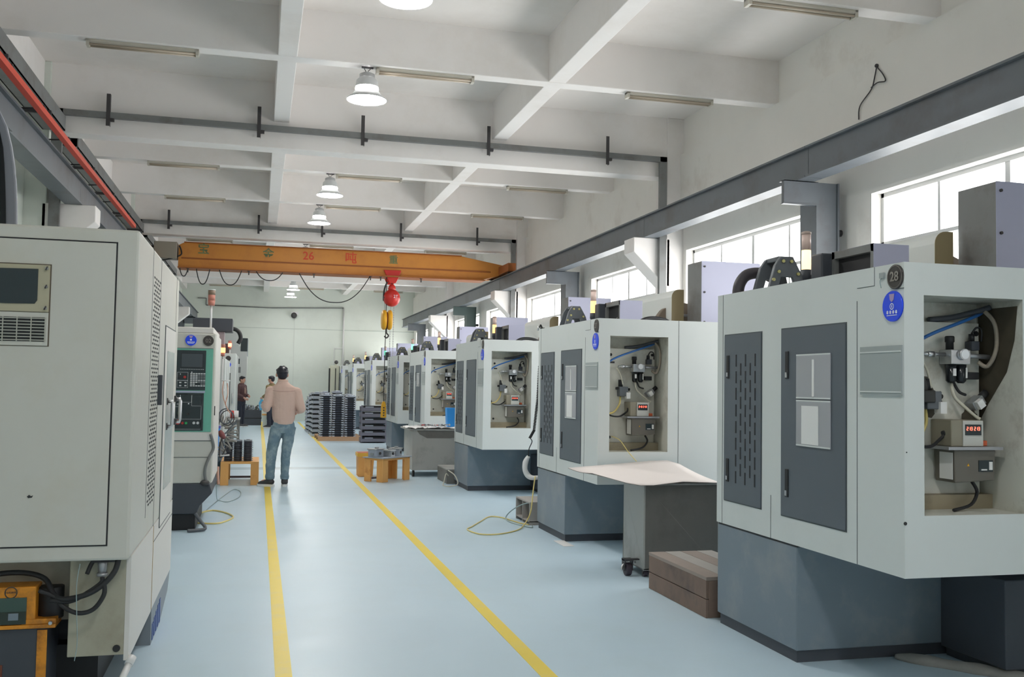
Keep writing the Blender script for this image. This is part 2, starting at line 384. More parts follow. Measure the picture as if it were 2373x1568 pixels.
# ------------------------------------------------------------------ crane rails, posts, pipe frames, ducts
for xc, lab, nm in ((5.22, 'long dark grey crane rail beam on the window side', 1), (-2.20, 'long grey crane rail beam on the left side', -1)):
    e = empty('crane_rail', (xc, 14, 3.53)); tag(e, lab, 'beam')
    segs = [(-19, -5.6), (-5.6, -1.4), (-1.4, 7), (7, 15), (15, 22)]
    for a, b in segs:
        m = MB(); m.box(-0.10, 0.10, a + 0.004, b - 0.004, 0, 0.02, GREY_ST); m.box(-0.10, 0.10, a + 0.004, b - 0.004, 0.29, 0.31, GREY_ST); m.box(-0.06, 0.06, a + 0.004, b - 0.004, 0.02, 0.29, GREY_ST)
        m.build('beam_section', e)
    MB().box(-0.025, 0.025, -19, 22, 0.31, 0.345, DARK_ST).build('rail_head', e)
for k, y in enumerate((0.4, 8.56, 16.74, 25.4, 33.5)):
    for s in (1, -1):
        if s < 0 and k in (1,): pass
        x0 = 5.35 if s > 0 else -2.62
        e = empty('steel_post', (x0, y, 0))
        wl_ = ['nearest', 'second', 'third', 'fourth', 'fifth'][k]
        tag(e, '%s grey steel post carrying the %s crane rail, counted from the near end' % (wl_, 'right' if s > 0 else 'left'), 'post')
        g = GREY_ST if k != 3 else mat('dark_green_steel', srgb(74, 92, 90), 0.5, noise=0.05)
        if s > 0:
            MB().box(0.0, 0.02, 0, 0.3, 0, 3.53, g).box(0.24, 0.26, 0, 0.3, 0, 3.53, g).box(0.02, 0.24, 0.02, 0.05, 0, 3.53, g).build('post', e)
            MB().box(-0.36, 0.0, 0.0, 0.05, 3.30, 3.53, g).box(-0.37, 0.0, -0.01, 0.05, 3.292, 3.30, g).box(-0.36, 0.0, 0.0, 0.10, 3.522, 3.53, g).build('bracket_arm', e)
            MB().cyl((0.26, 0.12, 3.05), (0.355, 0.12, 3.05), 0.035, DARK_ST, 10).build('tie_bolt', e)
        else:
            MB().box(0.0, 0.02, 0, 0.3, 0, 3.53, g).box(0.20, 0.22, 0, 0.3, 0, 3.53, g).box(0.02, 0.20, 0.02, 0.05, 0, 3.53, g).build('post', e)
            MB().box(0.2, 0.56, 0, 0.02, 3.30, 3.53, g).box(0.2, 0.57, 0, 0.3, 3.505, 3.53, g).build('bracket_arm', e)
for k, y in enumerate((12.50, 20.70)):
    e = empty('pipe_frame', (0, y, 0)); tag(e, '%s square grey pipe running across under the ceiling beam and down both walls' % ('nearer' if k == 0 else 'farther'), 'pipe')
    MB().box(-2.45, 5.43, -0.065, 0.0, 4.59, 4.66, GREY_ST2).build('cross_pipe', e)
    MB().box(5.33, 5.43, -0.065, 0.0, 0.0, 4.66, GREY_ST2).build('down_pipe', e)
    MB().box(-2.46, -2.34, -0.065, 0.0, 0.0, 4.66, GREY_ST2).build('down_pipe', e)
    for x in (-1.84, -0.08, 1.21, 2.87, 4.545):
        t = 0.155 if (k == 1 and x == 1.21) else 0.0
        MB().box(x - 0.02, x + 0.02, -0.075, -0.068, 4.49, 4.88 - t, DARK_ST).box(x + 0.02, x + 0.025, -0.075, -0.02, 4.49, 4.88 - t, DARK_ST).box(x, x + 0.07, -0.07, -0.02, 4.55, 4.585, DARK_ST).build('hanger_bracket', e)
for k, (a, b) in enumerate(((-3, 12.40), (13.25, 20.6), (21.3, 28.8))):
    e = empty('cable_duct', (-2.30, a, 4.38)); tag(e, '%s grey steel cable duct above the left crane rail' % ['near', 'middle', 'far'][k], 'duct')
    MB().box(-0.25, 0.0, 0, b - a, 0, 0.012, GREY_ST2).box(-0.012, 0, 0, b - a, 0.0, 0.16, GREY_ST2).box(-0.25, -0.238, 0, b - a, 0, 0.16, GREY_ST2).box(-0.25, 0, 0, b - a, 0.16, 0.172, GREY_ST2).build('duct_channel', e)
    y = a + 1.2
    while y < b - 0.4:
        MB().box(-0.32, 0.02, y - a - 0.02, y - a + 0.02, -0.035, 0.0, DARK_ST).build('support_bar', e); y += 1.9
e = empty('conductor_rail', (-1.98, 3, 3.88)); tag(e, 'bright red conductor rail along the left crane beam', 'rail')
MB().box(-0.028, 0.028, -6, 13.4, -0.028, 0.028, RED_R).build('red_channel', e)
MB().box(-0.034, -0.028, -6, 13.4, 0.0, 0.036, HOSE_W).build('edge_strip', e)
for i in range(14):
    y = -3 + i * 1.2
    MB().cyl((-0.2, y, 0.02), (0.03, y, 0.035), 0.008, DARK_ST, 6).box(-0.02, 0.02, y - 0.015, y + 0.015, 0.028, 0.06, DARK_ST).build('rail_bracket', e)
# black bundle of cable tied under the left beam
m = MB(); m.tube([(-2.2, 13.9, 3.52), (-2.15, 14.2, 3.40), (-2.1, 14.6, 3.36), (-2.05, 15.0, 3.42), (-2.0, 15.6, 3.50)], 0.05, BLACK, 8, radii=[0.03, 0.07, 0.08, 0.05, 0.02])
o = m.build('cable_bundle'); tag(o, 'black bundle of cable hanging under the left crane beam', 'cable')

# ------------------------------------------------------------------ lamps
def make_lamp():
    e = empty('high_bay_lamp')
    r = 0.205
    MB().lathe((0, 0, 0), [(r, 0.0), (r, 0.012), (0.155, 0.05), (0.118, 0.10)], LAMPB, 32, caps=False).lathe((0, 0, 0), [(0.118, 0.135), (0.112, 0.20), (0.080, 0.235)], LAMPB, 32, caps=False).lathe((0, 0, 0), [(0.08, 0.235), (0.08, 0.27), (0.05, 0.285), (0.01, 0.286)], mat('lamp_cap', (0.42, 0.43, 0.44), 0.4), 24, caps=False).build('bell', e)
    MB().lathe((0, 0, 0), [(0.118, 0.10), (0.121, 0.118), (0.118, 0.135)], LAMPR, 32, caps=False).build('light_ring', e)
    MB().lathe((0, 0, 0), [(r - 0.006, 0.002), (0.10, 0.001), (0.005, 0.001)], LAMPW, 28, caps=True).build('diffuser', e)
    MB().tube([(0, 0, 0.285), (-0.02, 0, 0.31), (-0.04, 0, 0.345)], 0.004, DARK_ST, 6).tube([(0, 0, 0.285), (0.01, 0, 0.31), (0.03, 0, 0.33), (0.0, 0, 0.35)], 0.004, DARK_ST, 6).box(-0.06, 0.06, -0.012, 0.012, 0.335, 0.35, DARK_ST).build('cord', e)
    return e
lamp0 = make_lamp(); index_children()
ORD = {7.27: 'nearest high bay lamp, cut off by the top edge of the photo', 10.03: 'largest fully visible bell-shaped high bay lamp', 15.40: 'bell lamp third from the camera above the walkway', 18.18: 'bell lamp fourth from the camera, just before the second pipe frame',
       23.56: 'bell lamp hidden first behind the orange crane', 26.3: 'bell lamp second behind the orange crane', 31.75: 'upper of the two small far bell lamps below the crane', 34.5: 'lower of the two small far bell lamps near the end wall',
       -6.3: 'bell lamp at the back of the hall behind the camera', -1.0: 'bell lamp just behind the camera', 1.8: 'bell lamp above the camera'}
first = True
for y in SEC:
    l = lamp0 if first else copy_tree(lamp0); first = False
    l.location = (1.01, y, 4.38); tag(l, ORD[y], 'lamp', 'high bay lamps')
def make_batten():
    e = empty('fluorescent_light')
    MB().box(-0.52, 0.52, -0.045, 0.045, -0.022, 0, FLUO).prism([(-0.045, -0.022), (0.045, -0.022), (0.02, -0.045), (-0.02, -0.045)], 'x', -0.50, 0.50, FLUO).build('batten', e, 0.003)
    MB().cyl((-0.49, 0.03, -0.05), (0.49, 0.03, -0.05), 0.011, FLUO_T, 8).build('tube', e); MB().cyl((-0.49, -0.03, -0.05), (0.49, -0.03, -0.05), 0.011, FLUO_T, 8).build('tube', e)
    MB().box(-0.52, -0.49, -0.045, 0.045, -0.065, 0, FLUO).build('end_cap', e); MB().box(0.49, 0.52, -0.045, 0.045, -0.065, 0, FLUO).build('end_cap', e)
    return e
b0 = make_batten(); index_children(); first = True
bord = {7.27: 'nearest', 10.03: 'second', 15.40: 'third', 18.18: 'fourth', 23.56: 'fifth', 26.3: 'sixth', 31.75: 'seventh', 34.5: 'eighth'}
for y in SEC:
    if y not in bord: continue
    for x, nm in ((-1.18, 'left'), (1.62, 'middle'), (4.40, 'right')):
        l = b0 if first else copy_tree(b0); first = False
        l.location = (x, y, 4.73); tag(l, 'unlit fluorescent batten, %s of the three on the %s small ceiling beam' % (nm, bord[y]), 'light', 'unlit fluorescent battens')

# ------------------------------------------------------------------ orange bridge crane
e = empty('bridge_crane', (0, 21.0, 3.9)); tag(e, 'orange single girder bridge crane spanning the hall with painted characters', 'crane')
zb, zt = 3.775, 4.285
MB().prism([(-1.66, zb), (4.75, zb), (5.25, 3.92), (5.25, 4.12), (4.3, zt - 0.005), (-1.55, zt), (-1.66, zt - 0.06)], 'y', 0.0, 0.30, ORANGE).build('girder', e, 0.008).location = (0, 0, -3.9)
m = MB(); m.box(-1.66, 4.9, -0.10, 0.0, zb - 0.012, zb, ORANGE).box(-1.6, 4.95, -0.012, 0.0, 3.945, 3.975, ORANGE_D).box(-1.55, 4.28, -0.04, 0.30, zt - 0.006, zt + 0.012, ORANGE_D).box(-1.66, 4.8, -0.13, 0.36, zb - 0.03, zb - 0.012, ORANGE_D)
m.build('flange', e).location = (0, 0, -3.9)
for s, xc in ((1, 5.22), (-1, -2.20)):
    q = MB().box(xc - 0.09, xc + 0.09, -0.85, 1.15, 3.90, 4.08, ORANGE if s < 0 else ORANGE_D).build('end_carriage', e, 0.01); q.location = (0, 0, -3.9)
    for yy in (-0.65, 0.95):
        q = MB().cyl((xc - 0.05, yy, 3.95), (xc + 0.05, yy, 3.95), 0.075, DARK_ST, 16).build('wheel', e); q.location = (0, 0, -3.9)
q = MB().box(-2.13, -1.68, -0.12, 0.25, 3.93, 4.27, mat('beige_box', srgb(150, 144, 132), 0.5)).build('control_box', e, 0.01); q.location = (0, 0, -3.9)
q = MB().tube([(-1.64, -0.06, 4.2), (-1.60, -0.08, 4.1), (-1.62, -0.08, 4.0), (-1.9, -0.08, 3.90), (-2.1, -0.06, 3.88)], 0.016, BLACK, 6).build('box_cable', e); q.location = (0, 0, -3.9)
GREEN_T = mat('green_lettering', srgb(104, 122, 84), 0.6); RED_T = mat('red_lettering', srgb(206, 74, 44), 0.6)
for ch, x, z, mm, sz in (('宝', -1.166, 4.155, GREEN_T, 0.24), ('金', 0.137, 4.12, GREEN_T, 0.24), ('26', 0.965, 4.12, RED_T, 0.24), ('吨', 1.86, 4.11, RED_T, 0.26), ('重', 2.777, 4.12, GREEN_T, 0.20)):
    q = text_mesh('lettering', ch, sz, mm, e, M_facing_negy(x, -0.004, z - 3.9), 0.002, bold=0.0025)
# festoon cables
m = MB(); loops = [(-1.62, -1.46, 3.58), (-1.295, -1.03, 3.43), (-0.84, -0.395, 3.435), (-0.10, 0.44, 3.56), (0.78, 2.27, 3.15)]
hg = MB()
for a, b, zl in loops:
    c = (a + b) / 2; q = (b - a) / 2; pts = []
    for i in range(9):
        t = -1 + i / 4; pts.append((c + q * t, -0.05, zl + (3.74 - zl) * abs(t) ** 2.4))
    m.tube(pts, 0.011, BLACK, 6)
q = m.build('festoon_cable', e); q.location = (0, 0, -3.9)
for x in (-1.46, -0.25, 1.085, 2.28, 2.50, 3.38):
    q = MB().box(x - 0.012, x + 0.012, -0.07, -0.04, 3.66, 3.76, DARK_ST).cyl((x - 0.03, -0.05, 3.75), (x + 0.03, -0.05, 3.75), 0.018, DARK_ST, 8).build('cable_hanger', e); q.location = (0, 0, -3.9)
# chain hoist hanging from the crane
e = empty('chain_hoist', (2.757, 21.12, 3.9)); tag(e, 'red electric chain hoist with trolley under the orange crane', 'hoist')
X0, Z0 = 2.757, 3.9
def L(p): return (p[0] - X0, p[1], p[2] - Z0)
MB().prism([(-0.19, 0.0), (0.19, 0.0), (0.15, -0.13), (0.075, -0.28), (-0.065, -0.28), (-0.13, -0.13)], 'y', -0.17, -0.13, RED_P).build('trolley_plate', e, 0.008); MB().prism([(-0.19, 0.0), (0.19, 0.0), (0.15, -0.13), (0.075, -0.28), (-0.065, -0.28), (-0.13, -0.13)], 'y', 0.22, 0.26, RED_P).build('trolley_plate', e, 0.008)
MB().cyl((-0.1, -0.13, -0.10), (-0.1, 0.22, -0.10), 0.045, DARK_ST, 12).cyl((0.1, -0.13, -0.10), (0.1, 0.22, -0.10), 0.045, DARK_ST, 12).build('trolley_wheel', e)
MB().cyl((0, -0.1, -0.25), (0, -0.1, -0.42), 0.012, DARK_ST, 8).build('suspension_rod', e)
MB().ball((0, -0.1, -0.60), 0.185, 0.22, 0.19, RED_P, 24, 13).ball((0, -0.1, -0.39), 0.085, 0.09, 0.09, RED_P, 16, 9).build('motor_housing', e)
MB().lathe((0, -0.1, -0.60), [(0.188, -0.02), (0.192, 0), (0.188, 0.02)], DARK_ST, 28, caps=False).cyl((-0.19, -0.1, -0.62), (-0.14, -0.1, -0.62), 0.05, DARK_ST, 12).build('housing_band', e)
text_mesh('lettering', '2T', 0.09, WHITE_P, e, M_facing_negy(0.06, -0.318, -0.585), 0.004)
MB().tube([(-0.10, -0.14, -0.26), (-0.15, -0.14, -0.36), (-0.175, -0.14, -0.5), (-0.17, -0.1, -0.66)], 0.02, BLACK, 6).build('supply_cable', e)
ch = MB()
for x in (-0.02, 0.05): 
    for i in range(60):
        z = -0.78 - i * 0.026; 
        if i % 2: ch.box(x - 0.010, x + 0.010, -0.105, -0.099, z - 0.02, z, STEEL_D)
        else: ch.box(x - 0.003, x + 0.003, -0.112, -0.092, z - 0.02, z, STEEL_D)
for x in (-0.15,): ch.cyl((x, -0.1, -0.7), (x, -0.1, -1.1), 0.006, STEEL_D, 6)
q = ch.build('chain', e); q['kind'] = 'stuff'
for xx in (-0.155, -0.035): MB().lathe((xx, -0.1, -1.08), [(0.10, -0.055), (0.19, -0.045), (0.215, -0.02), (0.215, 0.02), (0.19, 0.045), (0.10, 0.05)], YELLOW, 28, 'x').build('sheave_cover', e)
MB().cyl((-0.12, -0.1, -1.08), (-0.07, -0.1, -1.08), 0.17, mat('sheave_dark', srgb(110, 50, 40), 0.5), 20).build('sheave', e)
MB().tube([(-0.095, -0.1, -1.25), (-0.095, -0.1, -1.36), (-0.05, -0.1, -1.42), (-0.095, -0.1, -1.47), (-0.14, -0.1, -1.43)], 0.016, DARK_ST, 8).build('hook', e)
e = empty('pendant_control', (2.63, 20.98, 0.68)); tag(e, 'yellow pendant control hanging on a thin black cable from the crane', 'remote control')
MB().prism([(-0.06, 0.03), (0.06, 0.03), (0.05, 0.30), (0.02, 0.38), (-0.02, 0.38), (-0.05, 0.30)], 'y', -0.04, 0.04, YELLOW).build('housing', e, 0.01)
for i in range(4): MB().cyl((0, -0.055, 0.08 + i * 0.055), (0, -0.04, 0.08 + i * 0.055), 0.016, DARK_ST, 10).build('button', e)
MB().tube([(0, 0, 0.38), (0.0, 0.0, 1.2), (0.01, 0, 2.2), (0.0, 0, 3.06)], 0.009, BLACK, 6).build('cord', e)

# ------------------------------------------------------------------ machining centers of the right row
def latch(parent, y, z, h=0.15):
    m = MB(); m.box(-0.012, -0.002, y - 0.016, y + 0.016, z - h / 2, z + h / 2, BLACK)
    l = m.build('latch', parent, 0.003)
    return l
def build_machine():
    e = empty('machining_center', (2.80, 3.77, 0))
    z0, z1, D = 0.622, 2.035, 1.83
    b = MB()
    # shell: left side, back, top, bottom, right; front with the recess opening
    rx0, rx1, rz0, rz1, dp = 0.103, 0.638, 0.897, 1.888, 0.30
    X1 = 2.1
    b.face([(0, 0, z0), (0, D, z0), (0, D, z1), (0, 0, z1)], WHITE_M)
    b.face([(0, 0, z1), (0, D, z1), (X1, D, z1), (X1, 0, z1)], WHITE_M)
    b.face([(0, 0, z0), (X1, 0, z0), (X1, D, z0), (0, D, z0)], WHITE_M)
    b.face([(X1, 0, z0), (X1, D, z0), (X1, D, z1), (X1, 0, z1)], WHITE_M)
    b.face([(0, D, z0), (0, D, z1), (X1, D, z1), (X1, D, z0)], WHITE_M)
    b.face([(0, 0, z0), (0, 0, z1), (rx0, 0, z1), (rx0, 0, z0)], WHITE_M)
    b.face([(rx1, 0, z0), (rx1, 0, z1), (X1, 0, z1), (X1, 0, z0)], WHITE_M)
    b.face([(rx0, 0, z0), (rx0, 0, rz0), (rx1, 0, rz0), (rx1, 0, z0)], WHITE_M)
    b.face([(rx0, 0, rz1), (rx0, 0, z1), (rx1, 0, z1), (rx1, 0, rz1)], WHITE_M)
    for q in ([(rx0, 0, rz0), (rx0, dp, rz0), (rx0, dp, rz1), (rx0, 0, rz1)], [(rx1, 0, rz0), (rx1, dp, rz0), (rx1, dp, rz1), (rx1, 0, rz1)],
              [(rx0, 0, rz0), (rx1, 0, rz0), (rx1, dp, rz0), (rx0, dp, rz0)], [(rx0, 0, rz1), (rx1, 0, rz1), (rx1, dp, rz1), (rx0, dp, rz1)],
              [(rx0, dp, rz0), (rx1, dp, rz0), (rx1, dp, rz1), (rx0, dp, rz1)]):
        b.face(q, WHITE_IN)
    b.build('housing', e)
    for bb in ((-0.0015, 0.001, 0.352, 0.355, z0, z1 - 0.15), (-0.0015, 0.001, 1.165, 1.168, z0, 0.86), (-0.0015, 0.001, 1.755, 1.758, z0, z1), (0.736, 0.739, -0.0015, 0.001, z0, z1),
               (-0.0015, 0.001, 0.215, 0.352, 1.945, 1.948), (-0.0015, 0.001, 0.215, 0.217, 1.948, 2.034), (-0.003, 0.001, 0.0, 0.05, 1.915, 1.918)):
        MB().box(*bb, GROOVE).build('panel_seam', e)
    k = MB().box(0.006, 2.0, 0.905, D - 0.004, 0.065, 0.612, GREY_BASE).build('base', e, 0.006)
    MB().box(0.02, 1.98, 0.925, D - 0.02, 0.0, 0.065, DARKG).box(0.01, 2.0, 0.91, D - 0.01, 0.612, 0.622, BLACK).build('kick_plinth', e)
    MB().box(0.90, 2.0, 0.42, 0.905, 0.05, 0.50, DARKG).box(0.93, 1.98, 0.46, 0.9, 0, 0.05, DARKG).build('coolant_tank', e, 0.006)
    MB().box(1.0, 2.1, D, 2.9, 0.0, 1.9, GREY_BASE).build('column_cover', e, 0.02)
    # vented door
    v = MB().box(-0.006, 0.0, 1.275, 1.726, 0.772, 1.778, GREY_DOOR).build('vent_door', e)
    MB().box(-0.001, 0.0, 1.268, 1.733, 0.765, 1.785, GROOVE).box(-0.001, 0.0, 0.437, 1.058, 0.760, 1.789, GROOVE).build('door_gap', e)
    sl = MB()
    for c in range(5):
        y = 1.34 + c * 0.058
        n = 8 if c % 2 == 0 else 7; zs = 0.885 if c % 2 == 0 else 0.932
        for i in range(n): sl.box(-0.008, -0.005, y - 0.006, y + 0.006, zs + i * 0.1, zs + i * 0.1 + 0.072, BLACK)
    sl.build('vent_slots', v); latch(v, 1.675, 1.585, 0.14); latch(v, 1.675, 0.955, 0.14)
    MB().box(-0.016, -0.012, 1.667, 1.683, 1.525, 1.55, STEEL).box(-0.016, -0.012, 1.667, 1.683, 0.897, 0.92, STEEL).build('latch_tip', v)
    d = MB().box(-0.006, 0.0, 0.445, 1.05, 0.768, 1.781, GREY_DOOR).build('plain_door', e)
    latch(d, 0.985, 1.585, 0.15); latch(d, 0.985, 0.945, 0.15)
    MB().box(-0.016, -0.012, 0.976, 0.994, 1.517, 1.545, STEEL).box(-0.016, -0.012, 0.976, 0.994, 0.877, 0.905, STEEL).build('latch_tip', d)
    MB().box(-0.008, 0.0, 0.012, 0.32, 1.432, 1.66, POCKET_G).box(-0.011, -0.008, 0.012, 0.32, 1.63, 1.636, WHITE_M).box(-0.011, -0.008, 0.012, 0.32, 1.445, 1.451, WHITE_M).build('nameplate_pocket', e)
    # round logo sign
    lg = MB().lathe((-0.010, 0.072, 1.839), [(0.070, 0.0), (0.070, 0.010)], BLUE_L, 32, 'x').build('round_logo', e)
    g = MB(); GOLD = mat('crest_gold', srgb(170, 150, 190), 0.4)
    g.prism([(0.072 - 0.018, 1.895), (0.072 + 0.018, 1.895), (0.072 + 0.013, 1.868), (0.072, 1.858), (0.072 - 0.013, 1.868)], 'x', -0.0125, -0.0105, GOLD)
    n = 20
    for i in range(n):
        a0, a1 = 2 * PI * i / n, 2 * PI * (i + 1) / n
        P = lambda r, a: (-0.0115, 0.072 + r * math.cos(a), 1.838 + r * math.sin(a))
        g.face([P(0.011, a0), P(0.015, a0), P(0.015, a1), P(0.011, a1)], WHITE_P)
    g.box(-0.0125, -0.0105, 0.070, 0.074, 1.832, 1.844, WHITE_P)
    for i in range(4):
        y = 0.072 + (1.5 - i) * 0.021
        g.box(-0.0125, -0.0105, y - 0.006, y + 0.006, 1.807, 1.810, WHITE_P).box(-0.0125, -0.0105, y - 0.006, y + 0.006, 1.813, 1.816, WHITE_P).box(-0.0125, -0.0105, y - 0.002, y + 0.002, 1.804, 1.820, WHITE_P)
    g.box(-0.0125, -0.0105, 0.072 - 0.036, 0.072 + 0.036, 1.796, 1.799, WHITE_P)
    g.build('logo_print', lg)
    # recess with its pneumatics
    pl = MB().box(rx0 + 0.03, 0.615, dp - 0.04, dp - 0.005, 0.965, 1.79, mat('mount_plate', (0.67, 0.67, 0.61), 0.45, noise=0.04, dirt=(0.36, 0.32, 0.24), dscale=4.5, dlow=0.56, dhigh=0.82)).build('mounting_plate', e)
    for (x, z) in ((0.205, 1.735), (0.598, 1.740), (0.20, 1.01)): MB().cyl((x, dp - 0.045, z), (x, dp - 0.038, z), 0.013, BLACK, 14).build('mounting_hole', pl)
    MB().box(0.195, 0.24, dp - 0.045, dp - 0.038, 1.66, 1.675, BLACK).build('mounting_hole', pl)
    MB().box(rx0, rx1, 0.20, dp, rz0, 0.965, mat('recess_sill', srgb(150, 140, 118), 0.6, noise=0.1, dirt=(0.16, 0.14, 0.11), dscale=5)).build('recess_sill', e)
    yb = dp - 0.045
    def part(name, f, mm=None, parent=None, bev=0.0):
        q = MB(); f(q); return q.build(name, parent or e, bev)
    fr = part('air_filter', lambda q: q.box(0.385, 0.495, yb - 0.085, yb, 1.585, 1.655, STEEL), bev=0.004)
    part('regulator_knob', lambda q: q.lathe((0.408, yb - 0.045, 1.655), [(0.018, 0), (0.018, 0.035), (0.022, 0.037), (0.022, 0.062), (0.018, 0.066)], BLACK, 16), parent=fr)
    for x in (0.412, 0.467): part('filter_bowl', lambda q: q.lathe((x, yb - 0.048, 1.495), [(0.014, 0), (0.024, 0.012), (0.026, 0.09)], BLACKG, 16), parent=fr)
    part('bowl_label', lambda q: q.box(0.404, 0.420, yb - 0.076, yb - 0.072, 1.53, 1.565, PAPER), parent=fr)
    part('bowl_label', lambda q: q.box(0.476, 0.484, yb - 0.074, yb - 0.070, 1.52, 1.57, PAPER), parent=fr)
    part('pressure_gauge', lambda q: q.cyl((0.446, yb - 0.105, 1.632), (0.446, yb - 0.085, 1.632), 0.027, STEEL, 20).cyl((0.446, yb - 0.107, 1.632), (0.446, yb - 0.105, 1.632), 0.022, WHITE_P, 20), parent=fr)
    part('air_pipe', lambda q: q.cyl((0.26, yb - 0.04, 1.632), (0.385, yb - 0.04, 1.632), 0.010, STEEL, 10))
    part('pipe_nut', lambda q: q.cyl((0.285, yb - 0.04, 1.632), (0.32, yb - 0.04, 1.632), 0.017, STEEL, 6))
    part('air_pipe', lambda q: q.cyl((0.495, yb - 0.04, 1.63), (0.637, yb - 0.04, 1.625), 0.012, STEEL_D, 10))
    va = part('solenoid_valve', lambda q: q.box(0.265, 0.345, yb - 0.07, yb, 1.37, 1.455, GREY_ST), bev=0.005)
    part('coil', lambda q: q.cyl((0.285, yb - 0.035, 1.455), (0.285, yb - 0.035, 1.515), 0.020, BLACK, 14), parent=va)
    part('white_connector', lambda q: q.box(0.325, 0.36, yb - 0.085, yb - 0.04, 1.35, 1.405, PAPER), parent=va)
    part('fitting', lambda q: q.cyl((0.24, yb - 0.035, 1.44), (0.37, yb - 0.035, 1.43), 0.012, BLACK, 10), parent=va)
    vb = part('valve_block', lambda q: q.box(0.53, 0.60, yb - 0.06, yb, 1.38, 1.425, STEEL_D, Matrix.Translation((0.565, yb, 1.40)) @ Matrix.Rotation(-0.6, 4, 'Y') @ Matrix.Translation((-0.565, -yb, -1.40))), bev=0.004)
    part('coil', lambda q: q.cyl((0.592, yb - 0.03, 1.425), (0.625, yb - 0.03, 1.455), 0.018, BLACK, 12), parent=vb)
    part('white_connector', lambda q: q.box(0.535, 0.57, yb - 0.085, yb - 0.05, 1.375, 1.415, PAPER, Matrix.Translation((0.55, yb, 1.40)) @ Matrix.Rotation(-0.6, 4, 'Y') @ Matrix.Translation((-0.55, -yb, -1.40))), parent=vb)
    part('black_relay', lambda q: q.box(0.515, 0.58, yb - 0.04, yb, 1.515, 1.55, BLACK), bev=0.004)
    cl_ = part('plug_clamp', lambda q: q.box(0.53, 0.575, yb - 0.05, yb, 1.655, 1.70, DARKG), bev=0.004)
    part('plug', lambda q: q.cyl((0.545, yb - 0.03, 1.70), (0.545, yb - 0.03, 1.735), 0.014, BLACK, 10), parent=cl_)
    part('blue_hose', lambda q: q.tube([(0.12, yb - 0.13, 1.63), (0.15, yb - 0.13, 1.675), (0.26, yb - 0.11, 1.725), (0.44, yb - 0.08, 1.785), (0.58, yb - 0.04, 1.83), (0.625, yb - 0.01, 1.85)], 0.0085, HOSE_B, 8))
    part('braided_hose', lambda q: q.tube([(0.600, yb - 0.05, 1.85), (0.628, yb - 0.09, 1.78), (0.625, yb - 0.10, 1.66), (0.61, yb - 0.06, 1.58), (0.58, yb - 0.03, 1.60)], 0.0105, mat('braided_hose', srgb(150, 140, 126), 0.4, noise=0.2, scale=60), 8))
    part('pale_hose', lambda q: q.tube([(0.42, yb - 0.04, 1.495), (0.43, yb - 0.05, 1.43), (0.48, yb - 0.07, 1.375), (0.535, yb - 0.07, 1.335), (0.55, yb - 0.08, 1.325)], 0.008, HOSE_W, 8))
    part('yellow_hose', lambda q: q.tube([(0.29, yb - 0.02, 1.37), (0.27, yb - 0.05, 1.30), (0.22, yb - 0.06, 1.235), (0.15, yb - 0.08, 1.215)], 0.008, HOSE_Y, 8))
    part('pale_hose', lambda q: q.tube([(0.25, yb - 0.03, 1.62), (0.28, yb - 0.05, 1.55), (0.30, yb - 0.05, 1.47)], 0.006, HOSE_W, 8))
    part('black_cable', lambda q: q.tube([(0.15, yb - 0.06, 1.25), (0.17, yb - 0.08, 1.205), (0.25, yb - 0.10, 1.195), (0.31, yb - 0.09, 1.225), (0.345, yb - 0.09, 1.255)], 0.0075, BLACK, 8))
    part('black_cable', lambda q: q.tube([(0.545, yb - 0.03, 1.735), (0.56, yb - 0.045, 1.765), (0.59, yb - 0.045, 1.755), (0.60, yb - 0.03, 1.70)], 0.005, BLACK, 6))
    part('black_cable', lambda q: q.tube([(0.50, yb - 0.08, 1.03), (0.52, yb - 0.09, 0.98), (0.46, yb - 0.12, 0.925), (0.34, yb - 0.15, 0.905)], 0.008, BLACK, 6))
    part('black_cable', lambda q: q.tube([(0.44, yb - 0.03, 1.50), (0.455, yb - 0.05, 1.455), (0.50, yb - 0.04, 1.44)], 0.007, BLACK, 6))
    part('cable_bundle', lambda q: q.tube([(0.34, yb + 0.02, 1.80), (0.46, yb, 1.815), (0.57, yb - 0.04, 1.845), (0.628, yb - 0.06, 1.865)], 0.014, DARKG, 8))
    u = part('lubricator_box', lambda q: q.box(0.335, 0.505, yb - 0.145, yb, 1.198, 1.322, mat('lube_box_side', srgb(140, 134, 118), 0.5)), bev=0.005)
    part('face', lambda q: q.box(0.395, 0.506, yb - 0.151, yb - 0.145, 1.200, 1.320, mat('lube_face', srgb(196, 196, 190), 0.4)), parent=u, bev=0.002)
    part('face_plate', lambda q: q.box(0.405, 0.493, yb - 0.154, yb - 0.151, 1.252, 1.302, PANEL_D), parent=u)
    dg = MB()
    SEG = {'2': 'abged', '3': 'abgcd', '1': 'bc'}
    for x0_, word in ((0.412, '213'), (0.453, '213')):
        for i, chd in enumerate(word):
            cx = x0_ + i * 0.0112
            for sgm in SEG[chd]:
                if sgm in 'agd':
                    zz = {'a': 1.290, 'g': 1.2825, 'd': 1.275}[sgm]; dg.box(cx, cx + 0.007, yb - 0.1555, yb - 0.154, zz - 0.0011, zz + 0.0011, LED)
                else:
                    xx = cx + 0.007 if sgm in 'bc' else cx; zz = 1.286 if sgm in 'bf' else 1.279
                    dg.box(xx - 0.001, xx + 0.001, yb - 0.1555, yb - 0.154, zz - 0.004, zz + 0.004, LED)
    dg.build('red_digits', u)
    part('socket', lambda q: q.cyl((0.332, yb - 0.09, 1.255), (0.345, yb - 0.09, 1.26), 0.014, BLACK, 12), parent=u)
    part('orange_cap', lambda q: q.box(0.51, 0.555, yb - 0.12, yb - 0.06, 1.200, 1.225, mat('orange_cap', srgb(226, 110, 70), 0.4)), parent=u, bev=0.004)
